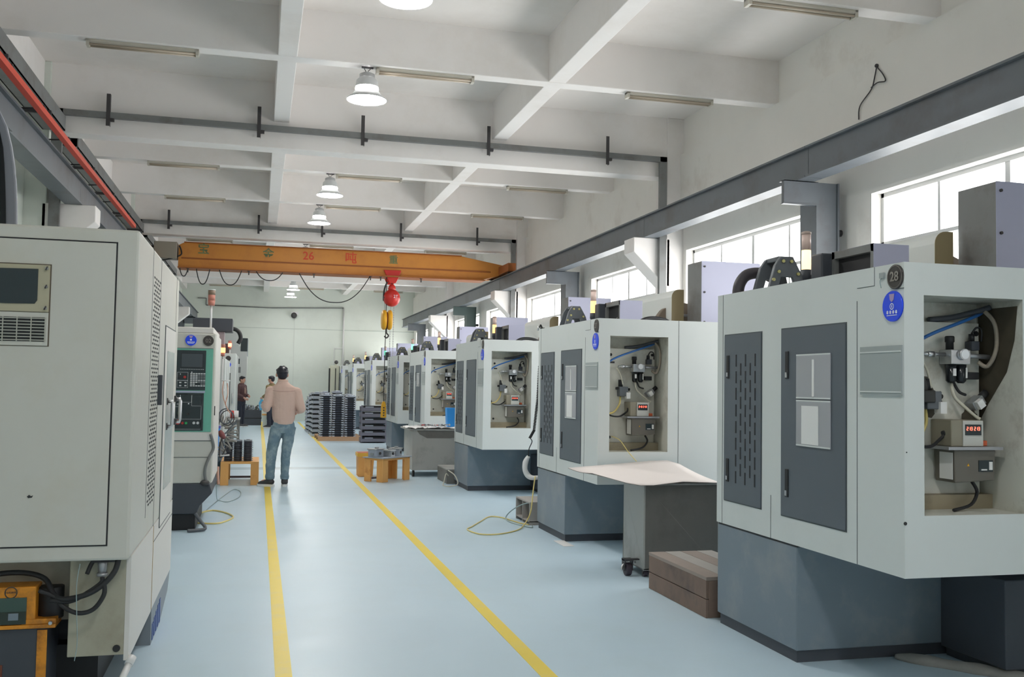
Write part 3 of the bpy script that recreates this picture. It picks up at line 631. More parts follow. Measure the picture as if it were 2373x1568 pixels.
    part('bracket_shelf', lambda q: q.box(0.30, 0.60, yb - 0.17, yb, 1.184, 1.198, STEEL_D))
    w = part('oil_reservoir', lambda q: q.prism([(0.345, 1.184), (0.575, 1.184), (0.568, 1.04), (0.35, 1.03)], 'y', yb - 0.15, yb - 0.01, mat('reservoir', srgb(104, 100, 92), 0.4, noise=0.1)), bev=0.006)
    part('rating_plate', lambda q: q.box(0.478, 0.556, yb - 0.154, yb - 0.150, 1.082, 1.135, PANEL_D), parent=w)
    part('plate_label', lambda q: q.box(0.534, 0.552, yb - 0.156, yb - 0.154, 1.09, 1.128, PAPER), parent=w)
    part('plate_label', lambda q: q.box(0.490, 0.522, yb - 0.156, yb - 0.154, 1.088, 1.094, PAPER), parent=w)
    part('warning_mark', lambda q: q.prism([(0.415, 1.108), (0.427, 1.108), (0.421, 1.120)], 'y', yb - 0.153, yb - 0.150, YELLOW), parent=w)
    part('side_label', lambda q: q.box(0.344, 0.3455, yb - 0.14, yb - 0.05, 1.045, 1.17, PAPER), parent=w)
    # things bolted on the roof
    c = MB(); y0, y1, x0, x1, zc0, zc1 = 1.08, 1.50, 0.60, 0.835, z1, 2.30
    c.box(x0 + 0.12, x1, y0, y1, zc0, zc1, LILAC).box(x0, x0 + 0.12, y0, y0 + 0.03, zc0, zc1, GREY_ST2).box(x0, x0 + 0.12, y0, y1, zc1 - 0.045, zc1, GREY_ST2).box(x0, x0 + 0.12, y1 - 0.03, y1, zc0, zc1, GREY_ST2)
    c.box(x0 + 0.03, x0 + 0.12, y0 + 0.03, y1 - 0.03, zc0, zc1 - 0.045, BLACK).box(x0, x1, y0 - 0.002, y0, zc0, zc1, LILAC)  # black inner block puts the opening's shade into its colour
    cb = c.build('valve_cabinet', e, 0.003)
    MB().box(0.53, 0.66, 1.50, 1.62, z1, 2.295, DARKG).build('motor_block', e, 0.01)
    MB().tube([(x0 + 0.08, y0 + 0.20, zc0), (x0 + 0.04, y0 + 0.17, zc0 + 0.09), (x0 + 0.05, y0 + 0.10, zc0 + 0.10), (x0 + 0.09, y0 + 0.06, zc0 + 0.04)], 0.01, HOSE_W, 6).build('white_hose', cb)
    # tower light
    MB().lathe((0.54, 1.69, z1), [(0.018, 0), (0.020, 0.10), (0.034, 0.12), (0.034, 0.175)], DARKG, 16).build('beacon_base', e)
    MB().lathe((0.54, 1.69, z1), [(0.029, 0.175), (0.030, 0.24), (0.029, 0.30)], TW_YE, 16).build('beacon_lit', e)
    MB().lathe((0.54, 1.69, z1), [(0.029, 0.30), (0.029, 0.40)], mat('beacon_clear', srgb(232, 206, 196), 0.3), 16).build('beacon_section', e)
    MB().lathe((0.54, 1.69, z1), [(0.031, 0.40), (0.031, 0.415), (0.02, 0.42)], mat('beacon_cap', srgb(190, 170, 160), 0.4), 16).build('beacon_cap', e)
    # clamp bracket with bolt heads, and loop of black conduit behind it
    q = MB(); pr = [(0.10, z1), (0.125, z1), (0.165, z1 + 0.09), (0.175, z1 + 0.17)]
    ox = 0.165
    q.prism([(ox, z1), (ox + 0.05, z1 + 0.17), (ox + 0.09, z1 + 0.225), (ox + 0.17, z1 + 0.225), (ox + 0.23, z1 + 0.12), (ox + 0.26, z1), (ox + 0.20, z1), (ox + 0.17, z1 + 0.10), (ox + 0.09, z1 + 0.10), (ox + 0.06, z1)], 'y', 1.50, 1.53, GREY_ST)
    q.prism([(ox, z1), (ox + 0.05, z1 + 0.17), (ox + 0.09, z1 + 0.225), (ox + 0.17, z1 + 0.225), (ox + 0.23, z1 + 0.12), (ox + 0.26, z1), (ox + 0.20, z1), (ox + 0.17, z1 + 0.10), (ox + 0.09, z1 + 0.10), (ox + 0.06, z1)], 'y', 1.68, 1.71, GREY_ST)
    q.box(ox + 0.09, ox + 0.17, 1.53, 1.68, z1 + 0.20, z1 + 0.225, GREY_ST).box(ox + 0.01, ox + 0.25, 1.53, 1.68, z1, z1 + 0.015, STEEL_D)
    cl = q.build('clamp_bracket', e, 0.004)
    for x, z in ((0.07, 0.13), (0.10, 0.195), (0.155, 0.195), (0.20, 0.12), (0.035, 0.08)): MB().cyl((ox + x, 1.488, z1 + z), (ox + x, 1.50, z1 + z), 0.010, mat('bolt_brass', srgb(196, 190, 130), 0.35, 0.5), 10).build('bolt_head', cl)
    t = MB(); t.tube([(0.10, 1.76, z1 - 0.02), (0.112, 1.76, z1 + 0.07), (0.17, 1.77, z1 + 0.135), (0.27, 1.77, z1 + 0.15), (0.36, 1.77, z1 + 0.12)], 0.036, mat('conduit_grey', srgb(66, 62, 68), 0.5), 12)
    t.build('conduit_loop', e)
    t = MB(); t.tube([(0.52, 0.42, z1 - 0.01), (0.60, 0.44, z1 + 0.035), (0.70, 0.46, z1 + 0.05), (0.82, 0.48, z1 + 0.035), (0.90, 0.50, z1 - 0.01)], 0.02, BLACK, 8)
    t.build('conduit', e)
    # rounded tan column cover, tall electrical cabinet
    pr = []
    for i in range(7):
        a = PI - i * PI / 2 / 6; pr.append((1.40 + 0.08 * math.cos(a), 2.39 + 0.08 * math.sin(a)))
    pr = [(1.32, z1 - 0.4)] + pr + [(1.455, 2.47), (1.455, z1 - 0.4)]
    cv = MB().prism(pr, 'y', 1.475, 2.88, mat('cover_white', (0.68, 0.71, 0.69), 0.4)).prism(pr, 'y', 1.47, 1.475, TAN).box(1.30, 1.5, 1.45, 1.83, z1, z1 + 0.01, WHITE_M).build('spindle_cover', e)
    MB().cyl((1.50, 1.62, 2.05), (1.50, 1.72, 2.05), 0.30, mat('disc_brown', srgb(120, 106, 92), 0.5), 24).box(1.47, 1.57, 1.50, 1.62, 2.20, 2.22, STEEL_D).build('tool_disc', e)
    tc = MB().box(1.50, 2.15, 1.15, 1.48, z1, 2.735, GREY_ST2).box(1.498, 2.152, 1.146, 1.15, z1, 2.737, LILAC).build('tall_cabinet', e, 0.004)
    for z in (2.12, 2.42, 2.68): MB().cyl((1.53, 1.135, z), (1.53, 1.147, z), 0.010, DARK_ST, 8).build('screw', tc)
    return e
mac = build_machine(); index_children()
MY = [(28, 3.77), (27, 7.815), (26, 12.17), (25, 16.68), (24, 19.99), (23, 24.84), (22, 29.87), (21, 33.95)]
MLAB = {28: 'nearest white and grey machining center of the right row, badge 28', 27: 'second machining center of the right row with papers in its door pockets, badge 27',
        26: 'third machining center of the right row, grey coiled cable in front', 25: 'fourth machining center of the right row, behind the grey steel bench',
        24: 'fifth machining center of the right row, beyond the gap after the fourth', 23: 'sixth machining center of the right row, behind the grey crates',
        22: 'seventh machining center of the right row, behind the casting stacks', 21: 'farthest white machining center of the right row near the end wall'}
index_children()
mcs = {}
for i, (n, y) in enumerate(MY):
    o = mac if i == 0 else copy_tree(mac)
    o.location = (2.80, y, 0); tag(o, MLAB[n], 'machine', 'machining centers of the right row'); mcs[n] = o
for n, y in MY:
    o = mcs[n]
    bd = MB().lathe((-0.008, 0.055, 1.972), [(0.056, 0), (0.056, 0.008)], BADGE, 28, 'x').lathe((-0.0095, 0.055, 1.972), [(0.050, 0), (0.052, 0.0), (0.052, 0.001), (0.050, 0.001)], BADGE_T, 28, 'x', caps=False).build('number_badge', o)
    text_mesh('number', str(n), 0.062, BADGE_T, bd, M_facing_negx(-0.0115, 0.055, 1.972), 0.0008, bold=0.001)
    if n in (28, 27, 25):
        for j, (za, zb2) in enumerate(((1.405, 1.64), (1.155, 1.398)) if n != 25 else ((1.405, 1.64),)):
            p = MB().box(-0.012, -0.007, 0.565, 0.885, za, zb2, POCKET).box(-0.0125, -0.012, 0.565, 0.885, za, za + 0.008, WHITE_M).box(-0.0125, -0.012, 0.565, 0.885, zb2 - 0.008, zb2, WHITE_M).build('document_pocket', o)
            MB().box(-0.014, -0.0125, 0.71 if j == 0 else 0.67, 0.73 if j == 0 else 0.83, za + 0.012, zb2 - 0.03, PAPER).build('paper', p)
    if n == 28:
        ST = mat('grease', srgb(72, 66, 54), 0.5, noise=0.3, scale=14)
        gs = MB()
        gs.face([(0.6365, 0.03, 1.86), (0.6365, 0.29, 1.86), (0.6365, 0.29, 1.30), (0.6365, 0.22, 1.40), (0.6365, 0.10, 1.55), (0.6365, 0.05, 1.70)], ST)
        gs.build('grease_stain', o)
        gs = MB()
        for (cx, cz, rr) in ((0.26, 1.46, 0.10), (0.33, 1.40, 0.08), (0.22, 1.38, 0.07), (0.56, 1.33, 0.05)):
            pts = []
            for k in range(18):
                a = 2 * PI * k / 18; q = rr * (0.75 + 0.35 * R.random()); pts.append((max(0.135, cx + q * math.cos(a)), 0.2585, cz + q * math.sin(a)))
            gs = MB(); gs.face(pts, ST); gs.build('grease_stain', o)
        MB().cyl((0.20, 0.258, 1.47), (0.20, 0.19, 1.47), 0.075, mat('old_black_pump', srgb(52, 52, 50), 0.5, noise=0.2), 18).box(0.235, 0.30, 0.17, 0.25, 1.40, 1.46, MATS['old_black_pump']).build('black_pump', o, 0.006)
        MB().box(-0.012, 0, 0.135, 0.165, 1.975, 2.0, POCKET_G).tube([(-0.008, 0.15, 1.98), (-0.01, 0.16, 1.96), (-0.008, 0.155, 1.93)], 0.002, HOSE_T, 5).build('hook', o)
        MB().cyl((0.002, -0.004, 0.865), (0.002, 0.0, 0.865), 0.008, BLACK, 10).cyl((0.01, -0.003, 1.18), (0.01, 0, 1.18), 0.003, BLACK, 8).build('rivet', o)

index_children()
for n in mcs:
    if n != 28:
        for c in list(CH.get(mcs[n].name, [])):
            if c.name.startswith('conduit_loop'): bpy.data.objects.remove(c)
index_children()
for n, mm in ((24, TW_GR), (23, TW_GR), (26, TW_OR), (27, TW_OR), (25, TW_OR), (22, TW_OR), (21, TW_OR)):
    for c in CH.get(mcs[n].name, []):
        if c.name.startswith('beacon_lit'):
            me = c.data.copy(); me.materials.clear(); me.materials.append(mm); c.data = me
# white scrap of cloth on the floor in front of the nearest machine
m = MB(); pts = []
for i in range(9):
    t = i / 8; pts.append((3.40 + 0.42 * t, 4.66 - 0.50 * t, 0.012))
m.tube(pts, 0.03, mat('dusty_cloth', srgb(150, 148, 144), 0.9, noise=0.15, scale=20, bump=0.5), 8, radii=[0.012, 0.03, 0.035, 0.028, 0.03, 0.036, 0.03, 0.034, 0.02], flat=1.8)
o = m.build('rag'); tag(o, 'crumpled pale grey rag lying on the floor under the nearest machine', 'rag')

# ------------------------------------------------------------------ steel trolley with cardboard sheet, wooden step
e = empty('steel_trolley', (2.89, 7.0, 0)); tag(e, 'grey steel trolley on casters between the two nearest right machines', 'trolley')
MB().box(0, 0.012, 0.0, 0.43, 0.055, 0.70, TABLE_G).box(0.62, 0.632, 0.0, 0.43, 0.055, 0.70, TABLE_G).box(0.012, 0.62, 0.0, 0.012, 0.055, 0.70, TABLE_D).box(0.012, 0.62, 0.418, 0.43, 0.055, 0.70, TABLE_G).box(0, 0.632, 0, 0.43, 0.055, 0.067, TABLE_D).build('cabinet_body', e, 0.003)
MB().box(-0.01, 0.64, -0.01, 0.44, 0.70, 0.715, TABLE_G).build('top', e, 0.003)
for x, y in ((0.03, 0.04), (0.03, 0.38), (0.60, 0.04), (0.60, 0.38)):
    c = MB().cyl((x - 0.016, y, 0.028), (x + 0.016, y, 0.028), 0.028, RUBBER, 16).build('caster', e, 0.003)
    MB().prism([(y - 0.02, 0.055), (y + 0.02, 0.055), (y + 0.008, 0.02), (y - 0.008, 0.02)], 'x', x - 0.022, x - 0.018, DARK_ST).prism([(y - 0.02, 0.055), (y + 0.02, 0.055), (y + 0.008, 0.02), (y - 0.008, 0.02)], 'x', x + 0.018, x + 0.022, DARK_ST).build('fork', c)
e = empty('lever_caster', (2.80, 7.10, 0)); tag(e, 'dark swivel caster with lever under the trolley corner towards the walkway', 'caster')
MB().cyl((-0.022, 0, 0.05), (0.022, 0, 0.05), 0.05, RUBBER, 22).build('wheel', e, 0.006)
MB().prism([(-0.035, 0.125), (0.035, 0.125), (0.02, 0.04), (-0.02, 0.04)], 'x', -0.036, -0.028, DARK_ST).prism([(-0.035, 0.125), (0.035, 0.125), (0.02, 0.04), (-0.02, 0.04)], 'x', 0.028, 0.036, DARK_ST).box(-0.036, 0.036, -0.035, 0.035, 0.115, 0.13, DARK_ST).box(0.036, 0.09, -0.02, 0.02, 0.118, 0.128, DARK_ST).build('fork', e)
MB().tube([(-0.03, 0, 0.09), (-0.05, -0.01, 0.07), (-0.055, -0.02, 0.05)], 0.007, STEEL, 6).cyl((0.036, 0, 0.1), (0.065, 0, 0.1), 0.009, STEEL, 8).build('lever', e)
# sheet: grid between two curved borders
def sheet():
    front = [(2.52, 7.16, .782), (2.60, 7.00, .760), (2.69, 6.86, .735), (2.78, 6.80, .722), (2.90, 6.84, .718), (3.04, 6.90, .724), (3.18, 6.93, .733), (3.35, 6.93, .726), (3.50, 6.92, .722)]
    back = [(2.47, 7.60, .785), (2.62, 7.66, .790), (2.76, 7.70, .795), (2.88, 7.73, .802), (3.0, 7.75, .808), (3.12, 7.76, .816), (3.26, 7.77, .826), (3.42, 7.77, .830), (3.52, 7.74, .800)]
    n = 8; rows = []
    for j in range(n + 1):
        t = j / n; row = []
        for a, b in zip(front, back):
            z = a[2] * (1 - t) + b[2] * t - 0.012 * math.sin(PI * t)
            row.append((a[0] * (1 - t) + b[0] * t, a[1] * (1 - t) + b[1] * t, z))
        rows.append(row)
    m = MB(); k = len(front)
    for dz, mm in ((0, CARD), (-0.004, CARD_E)):
        for j in range(n):
            for i in range(k - 1):
                P = [rows[j][i], rows[j][i + 1], rows[j + 1][i + 1], rows[j + 1][i]]
                m.face([(p[0], p[1], p[2] + dz) for p in P], mm, True)
    border = rows[0] + [r[-1] for r in rows[1:]] + list(reversed(rows[-1]))[1:] + [r[0] for r in reversed(rows[1:-1])]
    for i in range(len(border)):
        a, b = border[i], border[(i + 1) % len(border)]
        m.face([a, b, (b[0], b[1], b[2] - .004), (a[0], a[1], a[2] - .004)], CARD_E)
    return m
o = sheet().build('cardboard_sheet'); tag(o, 'large curled white cardboard sheet lying on the steel trolley', 'cardboard')
e = empty('wooden_step', (2.78, 5.70, 0)); tag(e, 'old brown wooden step box on the floor beside the nearest machine', 'step')
MB().box(0, 0.02, 0.0, 0.93, 0, 0.115, WOOD_B).build('plank', e, 0.003)
MB().box(0, 0.02, 0.0, 0.93, 0.12, 0.235, WOOD_B).build('plank', e, 0.003)
MB().box(0.02, 0.50, -0.001, 0.02, 0, 0.235, WOOD_B).build('plank', e, 0.003)
MB().box(0.02, 0.50, 0.91, 0.93, 0, 0.235, WOOD_B).build('plank', e, 0.003)
for i in range(4): MB().box(0.0 + i * 0.126, 0.122 + i * 0.126, -0.003, 0.935, 0.235, 0.258, WOOD_G if i % 2 else mat('worn_plank', srgb(150, 138, 130), 0.75, noise=0.12)).build('plank', e, 0.002)

# ------------------------------------------------------------------ grey steel bench between machines 26 and 25, boxes, hoses
e = empty('steel_bench', (2.33, 15.13, 0)); tag(e, 'light grey steel bench with papers and tools, beyond the third machine', 'bench')
MB().box(0.03, 0.95, 0.0, 0.9, 0.10, 0.72, TABLE_G).build('cabinet_body', e, 0.004)
MB().box(-0.03, 0.98, -0.03, 0.93, 0.72, 0.745, TABLE_G).build('top', e, 0.004)
MB().prism([(0.10, 0.715), (0.86, 0.715), (0.82, 0.62), (0.62, 0.60), (0.26, 0.60), (0.14, 0.66)], 'y', -0.006, 0.0, TABLE_D).build('paper_apron', e)
for x, y in ((0.06, 0.05), (0.92, 0.05), (0.06, 0.85), (0.92, 0.85)): MB().cyl((x - 0.015, y, 0.05), (x + 0.015, y, 0.05), 0.05, BLACK, 14).build('caster', e)
for (x0, x1, y0, y1, k) in ((2.24, 2.58, 15.06, 15.5, 'left'), (2.60, 3.06, 15.08, 15.6, 'right')):
    m = MB(); nx, ny = 9, 6; g = []
    for j in range(ny + 1):
        row = []
        for i in range(nx + 1):
            u, v = i / nx, j / ny; edge = max(0, 0.25 - v) * 0.05
            row.append((x0 + (x1 - x0) * u, y0 + (y1 - y0) * v, 0.752 + 0.03 * abs(math.sin(u * 7 + v * 3)) * (0.5 + 0.5 * R.random()) + 0.012 * R.random() - edge * 0.3))
        g.append(row)
    for j in range(ny):
        for i in range(nx):
            P = [g[j][i], g[j][i + 1], g[j + 1][i + 1], g[j + 1][i]]
            m.face(P, PAPER, True); m.face([(p[0], p[1], p[2] - 0.003) for p in P], PAPER)
    o = m.build('newspaper'); tag(o, 'crumpled white paper sheet at the %s end of the grey steel bench' % k, 'paper')
for i in range(9):
    x = 2.50 + i * 0.052; a = R.uniform(-1.2, 1.2); 
    T = Matrix.Translation((x, 15.25 + R.uniform(-.06, .1), 0.795 + R.uniform(0, .02))) @ Matrix.Rotation(a, 4, 'Z')
    m = MB().cyl((-0.045, 0, 0), (0.03, 0, 0.0), 0.008, [STEEL_D, RED_P, STEEL, DARK_ST][i % 4], 8).cyl((0.03, 0, 0), (0.05, 0, 0), 0.016, STEEL_D, 8)
    o = m.build('drill_bit'); o.matrix_world = T; tag(o, 'small metal tool on the paper of the grey steel bench, %s from the left' % ['first', 'second', 'third', 'fourth', 'fifth', 'sixth', 'seventh', 'eighth', 'ninth'][i], 'tool', 'small tools on the steel bench')
m = MB().prism([(-0.06, 0), (0.06, 0), (0.075, 0.30), (-0.075, 0.30)], 'y', -0.08, 0.08, BLUE)
o = m.build('blue_bin'); o.location = (3.0, 15.35, 0.775); tag(o, 'tall bright blue plastic bin on the grey steel bench', 'bin')
o = MB().box(0, 0.3, 0, 0.75, 0, 0.20, TABLE_D).box(0, 0.3, 0, 0.75, 0.20, 0.215, TABLE_G).build('step_box', None, 0.004); o.location = (2.70, 13.6 + 0.42, 0); tag(o, 'low grey metal step box on the floor beside the third machine', 'step')
e = empty('open_shelf_box', (2.77, 9.80, 0)); tag(e, 'small grey open-fronted wooden box on the floor by the second machine', 'box')
MB().box(0, 0.30, 0, 0.55, 0.222, 0.237, WOOD_G).build('top_board', e); MB().box(0, 0.30, 0, 0.55, 0.03, 0.04, WOOD_G).build('bottom_board', e)
for y in (0, 0.27, 0.535): MB().box(0, 0.30, y, y + 0.015, 0, 0.222, WOOD_G).build('divider', e)
MB().box(0.28, 0.29, 0.0, 0.55, 0.04, 0.222, mat('box_inside_brown', srgb(120, 100, 84), 0.7)).build('back_board', e)
# hoses on the floor, right
m = MB(); m.tube([(2.84, 9.85, 0.50), (2.80, 9.78, 0.35), (2.76, 9.72, 0.15), (2.70, 9.72, 0.03), (2.55, 9.45, 0.008), (2.30, 9.22, 0.008), (2.12, 9.25, 0.008), (2.06, 9.55, 0.008), (2.15, 9.75, 0.008), (2.32, 10.1, 0.008), (2.50, 10.45, 0.008), (2.62, 10.35, 0.008), (2.70, 9.95, 0.008), (2.76, 9.78, 0.01)], 0.0065, HOSE_Y, 7)
o = m.build('yellow_hose'); tag(o, 'thin pale yellow air hose looping onto the floor by the second machine', 'hose')
m = MB(); m.tube([(2.80, 9.80, 0.235), (2.74, 9.95, 0.20), (2.66, 10.1, 0.12), (2.62, 10.2, 0.03), (2.62, 10.0, 0.007), (2.68, 9.75, 0.007), (2.74, 9.60, 0.007), (2.79, 9.76, 0.007)], 0.006, HOSE_T, 7)
o = m.build('grey_hose'); tag(o, 'thin grey hose curling over the small open wooden box', 'hose')
m = MB(); m.tube([(2.70, 13.9, 0.13), (2.66, 13.86, 0.16), (2.62, 13.8, 0.05), (2.60, 13.75, 0.008), (2.66, 13.6, 0.008), (2.76, 13.5, 0.05), (2.74, 13.62, 0.16), (2.68, 13.8, 0.215)], 0.008, HOSE_W, 7)
o = m.build('white_hose'); tag(o, 'white hose loop hanging over the low step box by the third machine', 'hose')
m = MB(); m.tube([(2.80, 9.98, 0.70), (2.775, 10.0, 0.64), (2.77, 10.0, 0.56), (2.80, 10.0, 0.50), (2.84, 9.97, 0.475), (2.90, 9.95, 0.48)], 0.026, CLOTH, 8, radii=[0.02, 0.03, 0.027, 0.03, 0.026, 0.022])
o = m.build('wrapped_cable_end'); tag(o, 'white cloth-wrapped cable end hanging in front of the third machine', 'cable')
m = MB(); pts = [(2.885, 9.80, 2.03), (2.87, 9.8, 1.90)]
ax = [Vector((2.855, 9.80, 1.66)), Vector((2.845, 9.82, 1.30)), Vector((2.82, 9.85, 0.98)), Vector((2.79, 9.9, 0.90))]
m.tube([(2.875, 9.80, 2.0), (2.85, 9.80, 1.90), (2.855, 9.80, 1.70)], 0.006, BLACK, 6)
NN = 60 * 8; hp = []
for i in range(NN + 1):
    t = i / NN; k = min(int(t * 3), 2); u = t * 3 - k; c = ax[k].lerp(ax[k + 1], u); a = 2 * PI * 60 * t
    hp.append((c.x + 0.013 * math.cos(a), c.y + 0.013 * math.sin(a), c.z))
m.tube(hp, 0.0045, BLACK, 5, smooth_path=False)
m.tube([(2.79, 9.9, 0.90), (2.82, 9.92, 0.86), (2.80, 9.96, 0.78), (2.80, 9.98, 0.70)], 0.005, BLACK, 6)
m.box(2.86, 2.90, 9.78, 9.82, 1.86, 2.06, BLACK).tube([(2.88, 9.8, 2.05), (2.86, 9.8, 2.09), (2.85, 9.8, 2.06)], 0.008, BLACK, 6).cyl((2.83, 9.8, 2.03), (2.84, 9.8, 2.08), 0.01, STEEL, 6)
o = m.build('coiled_cable'); tag(o, 'black coiled spring cable hanging from a black grip beside the second machine', 'cable')
# ------------------------------------------------------------------ left row: big beige machine 01
e = empty('beige_machine', (-0.53, 4.613, 0)); tag(e, 'large beige machine with perforated side panel filling the left edge of the photo', 'machine')
m = MB(); FY = 0.0
# front door panel is set in a frame: housing as box, door slightly proud with a dark gap
m.box(-1.9, 0, 0.0, 2.26, 0.652, 2.116, BEIGE)
m.build('cabinet_housing', e, 0.012)
MB().box(-1.0, -0.090, -0.0025, 0.0, 0.716, 2.058, BLACK).build('door_gap', e)
d = MB().box(-1.0, -0.0965, -0.006, -0.002, 0.7225, 2.0515, BEIGE).build('front_door', e, 0.002)
f = MB().box(-0.66, -0.357, -0.008, -0.006, 1.585, 1.945, mat('bezel_shadow', srgb(96, 86, 72), 0.6)).build('cooling_unit', e)
fb = MB().box(-0.66, -0.362, -0.016, -0.008, 1.735, 1.94, mat('bezel_beige', srgb(176, 170, 146), 0.45, noise=0.05)).box(-0.66, -0.362, -0.012, -0.008, 1.588, 1.733, BEIGE).build('bezel', f, 0.002)
MB().prism([(-0.66, 1.918), (-0.408, 1.922), (-0.408, 1.785), (-0.418, 1.770), (-0.535, 1.768), (-0.66, 1.770)], 'y', -0.020, -0.016, PANEL_D).build('dark_display', f)
g = MB().box(-0.66, -0.373, -0.0135, -0.012, 1.606, 1.711, BLACKG).build('grille_back', f)
for i in range(8): MB().box(-0.66, -0.372, -0.018, -0.0135, 1.610 + i * 0.0135, 1.614 + i * 0.0135, mat('louvre', srgb(176, 176, 166), 0.4)).build('louvre', f)
m = MB()
for i in range(6): m.box(-0.655 + i * 0.056, -0.651 + i * 0.056, -0.019, -0.0135, 1.606, 1.711, MATS['louvre'])
m.build('louvre_bar', f)
for z in (1.925, 1.845, 1.752):
    MB().cyl((-0.374, -0.028, z), (-0.374, -0.016, z), 0.006, STEEL_D, 10).cyl((-0.377, -0.030, z - 0.008), (-0.371, -0.026, z + 0.008), 0.003, DARK_ST, 6).build('screw', f)
MB().prism([(-0.42, 0.937), (-0.412, 0.944), (-0.404, 0.938), (-0.396, 0.942), (-0.40, 0.932), (-0.415, 0.930)], 'y', -0.0072, -0.006, BLACK).build('paint_chip', d)
# side face (plane x = 0 local): seams, perforations, door, handles
s = MB()
for y, za, zb2 in ((0.60, 0.755, 2.115), (1.02, 0.655, 2.115), (2.06, 0.9, 2.115)): MB().box(-0.001, 0.0015, y, y + 0.003, za, zb2, GROOVE).build('panel_seam', e)
h = MB(); nrow = 56
for i in range(nrow):
    z = 1.975 - i * (1.975 - 0.785) / nrow
    for c in range(4 if i % 2 == 0 else 3):
        y = 0.69 + c * 0.095 + (0.0 if i % 2 == 0 else 0.045)
        h.box(-0.001, 0.0015, y - 0.028, y + 0.028, z - 0.0048, z + 0.0048, BLACK)
q = h.build('vent_holes', e); q['kind'] = 'stuff'
sd = MB().box(0, 0.004, 1.36, 2.05, 0.60, 1.76, BEIGE_L).build('side_door', e)
MB().box(0.004, 0.007, 1.50, 1.97, 0.80, 1.62, mat('side_window', srgb(178, 186, 184), 0.2)).build('door_window', sd)
MB().box(0.0, 0.0045, 1.352, 1.36, 0.60, 1.76, GROOVE).box(0, 0.0045, 1.352, 2.05, 1.76, 1.766, GROOVE).box(0, 0.0045, 1.36, 2.05, 0.594, 0.60, GROOVE).build('door_gap', sd)
for y, z in ((1.56, 1.245), (2.16, 1.25)):
    MB().tube([(0.0, y, z + 0.075), (0.035, y, z + 0.075), (0.038, y, z + 0.06), (0.038, y, z - 0.06), (0.035, y, z - 0.075), (0, y, z - 0.075)], 0.011, STEEL, 8, smooth_path=False).build('handle', e)
    MB().box(0.0, 0.012, y - 0.02, y + 0.02, z + 0.055, z + 0.095, DARK_ST).build('handle_mount', e); MB().box(0.0, 0.012, y - 0.02, y + 0.02, z - 0.095, z - 0.055, DARK_ST).build('handle_mount', e)
MB().box(0.0, 0.022, 1.03, 1.07, 1.31, 1.475, DARKG).build('latch_bar', e, 0.003)
# side skirt panels and lower body
MB().box(-0.02, 0.0, 0.10, 1.06, 0.19, 0.652, BEIGE_L).build('side_skirt', e); MB().box(-0.02, 0.0, 1.065, 2.27, 0.195, 0.652, BEIGE_L).build('side_skirt', e)
MB().box(0, 0.002, 1.058, 1.064, 0.2, 0.65, mat('rust_streak', srgb(170, 140, 84), 0.6)).box(0, 0.002, 1.07, 2.26, 0.56, 0.563, GROOVE).build('skirt_seam', e)
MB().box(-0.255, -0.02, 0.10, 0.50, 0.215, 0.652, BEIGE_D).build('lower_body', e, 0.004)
MB().box(-1.9, -0.255, 0.20, 1.2, 0.36, 0.652, mat('rear_base_brown', (0.36, 0.33, 0.27), 0.6, noise=0.1, dirt=(0.22, 0.19, 0.15), dscale=3)).build('rear_body', e); MB().box(-1.9, -0.30, 0.45, 1.2, 0.0, 0.36, DARKG).build('recess_shade_block', e)  # solid dark block at the back, recess shade put into its colour
MB().box(-0.60, -0.16, 0.35, 1.0, 0, 0.21, BLACK).build('plinth', e)
bs = MB().prism([(1.09, 0.0), (1.58, 0.0), (2.10, 0.09), (2.24, 0.195), (1.09, 0.195)], 'x', -0.35, 0.0, mat('base_grey_blue', srgb(128, 136, 144), 0.45, noise=0.04)).build('base', e)
for i in range(5):
    y = 1.15 + i * 0.10
    MB().box(0.0, 0.004, y, y + 0.055, 0.012, 0.10 + i * 0.012, mat('stripe_blue', srgb(62, 88, 150), 0.4)).build('blue_stripe', bs)
MB().cyl((-0.05, 0.095, 0.245), (-0.05, 0.10, 0.245), 0.016, BLACK, 12).build('black_plug', e)
MB().cyl((-0.115, 0.06, 0.66), (-0.115, 0.06, 0.575), 0.022, STEEL_D, 12, 0.017).cyl((-0.115, 0.06, 0.59), (-0.115, 0.06, 0.575), 0.024, STEEL_D, 8).box(-0.16, -0.06, 0.03, 0.10, 0.640, 0.652, BLACK).tube([(-0.15, 0.05, 0.65), (-0.165, 0.05, 0.62), (-0.175, 0.04, 0.59)], 0.010, BLACK, 6).build('cable_gland', e)
t = MB()
t.tube([(-0.045, 0.04, 0.66), (-0.06, 0.03, 0.60), (-0.105, 0.02, 0.545), (-0.17, 0.02, 0.505), (-0.26, 0.03, 0.485), (-0.31, 0.06, 0.50), (-0.36, 0.12, 0.56), (-0.45, 0.14, 0.585), (-0.56, 0.12, 0.585), (-0.66, 0.10, 0.56)], 0.012, BLACK, 8)
t.tube([(-0.11, 0.03, 0.575), (-0.115, 0.03, 0.55), (-0.17, 0.025, 0.51), (-0.24, 0.03, 0.475), (-0.32, 0.04, 0.48)], 0.010, BLACK, 8)
t.tube([(-0.10, 0.02, 0.55), (-0.10, 0.02, 0.50), (-0.14, 0.02, 0.44), (-0.20, 0.02, 0.425), (-0.26, 0.03, 0.45), (-0.31, 0.05, 0.495), (-0.37, 0.06, 0.52)], 0.010, BLACK, 8)
t.build('black_hose', e)
MB().tube([(-0.20, 0.01, 0.64), (-0.21, 0.005, 0.55), (-0.205, 0.005, 0.42), (-0.20, 0.01, 0.30), (-0.21, 0.02, 0.22)], 0.002, HOSE_T, 6).build('thin_wire', e)
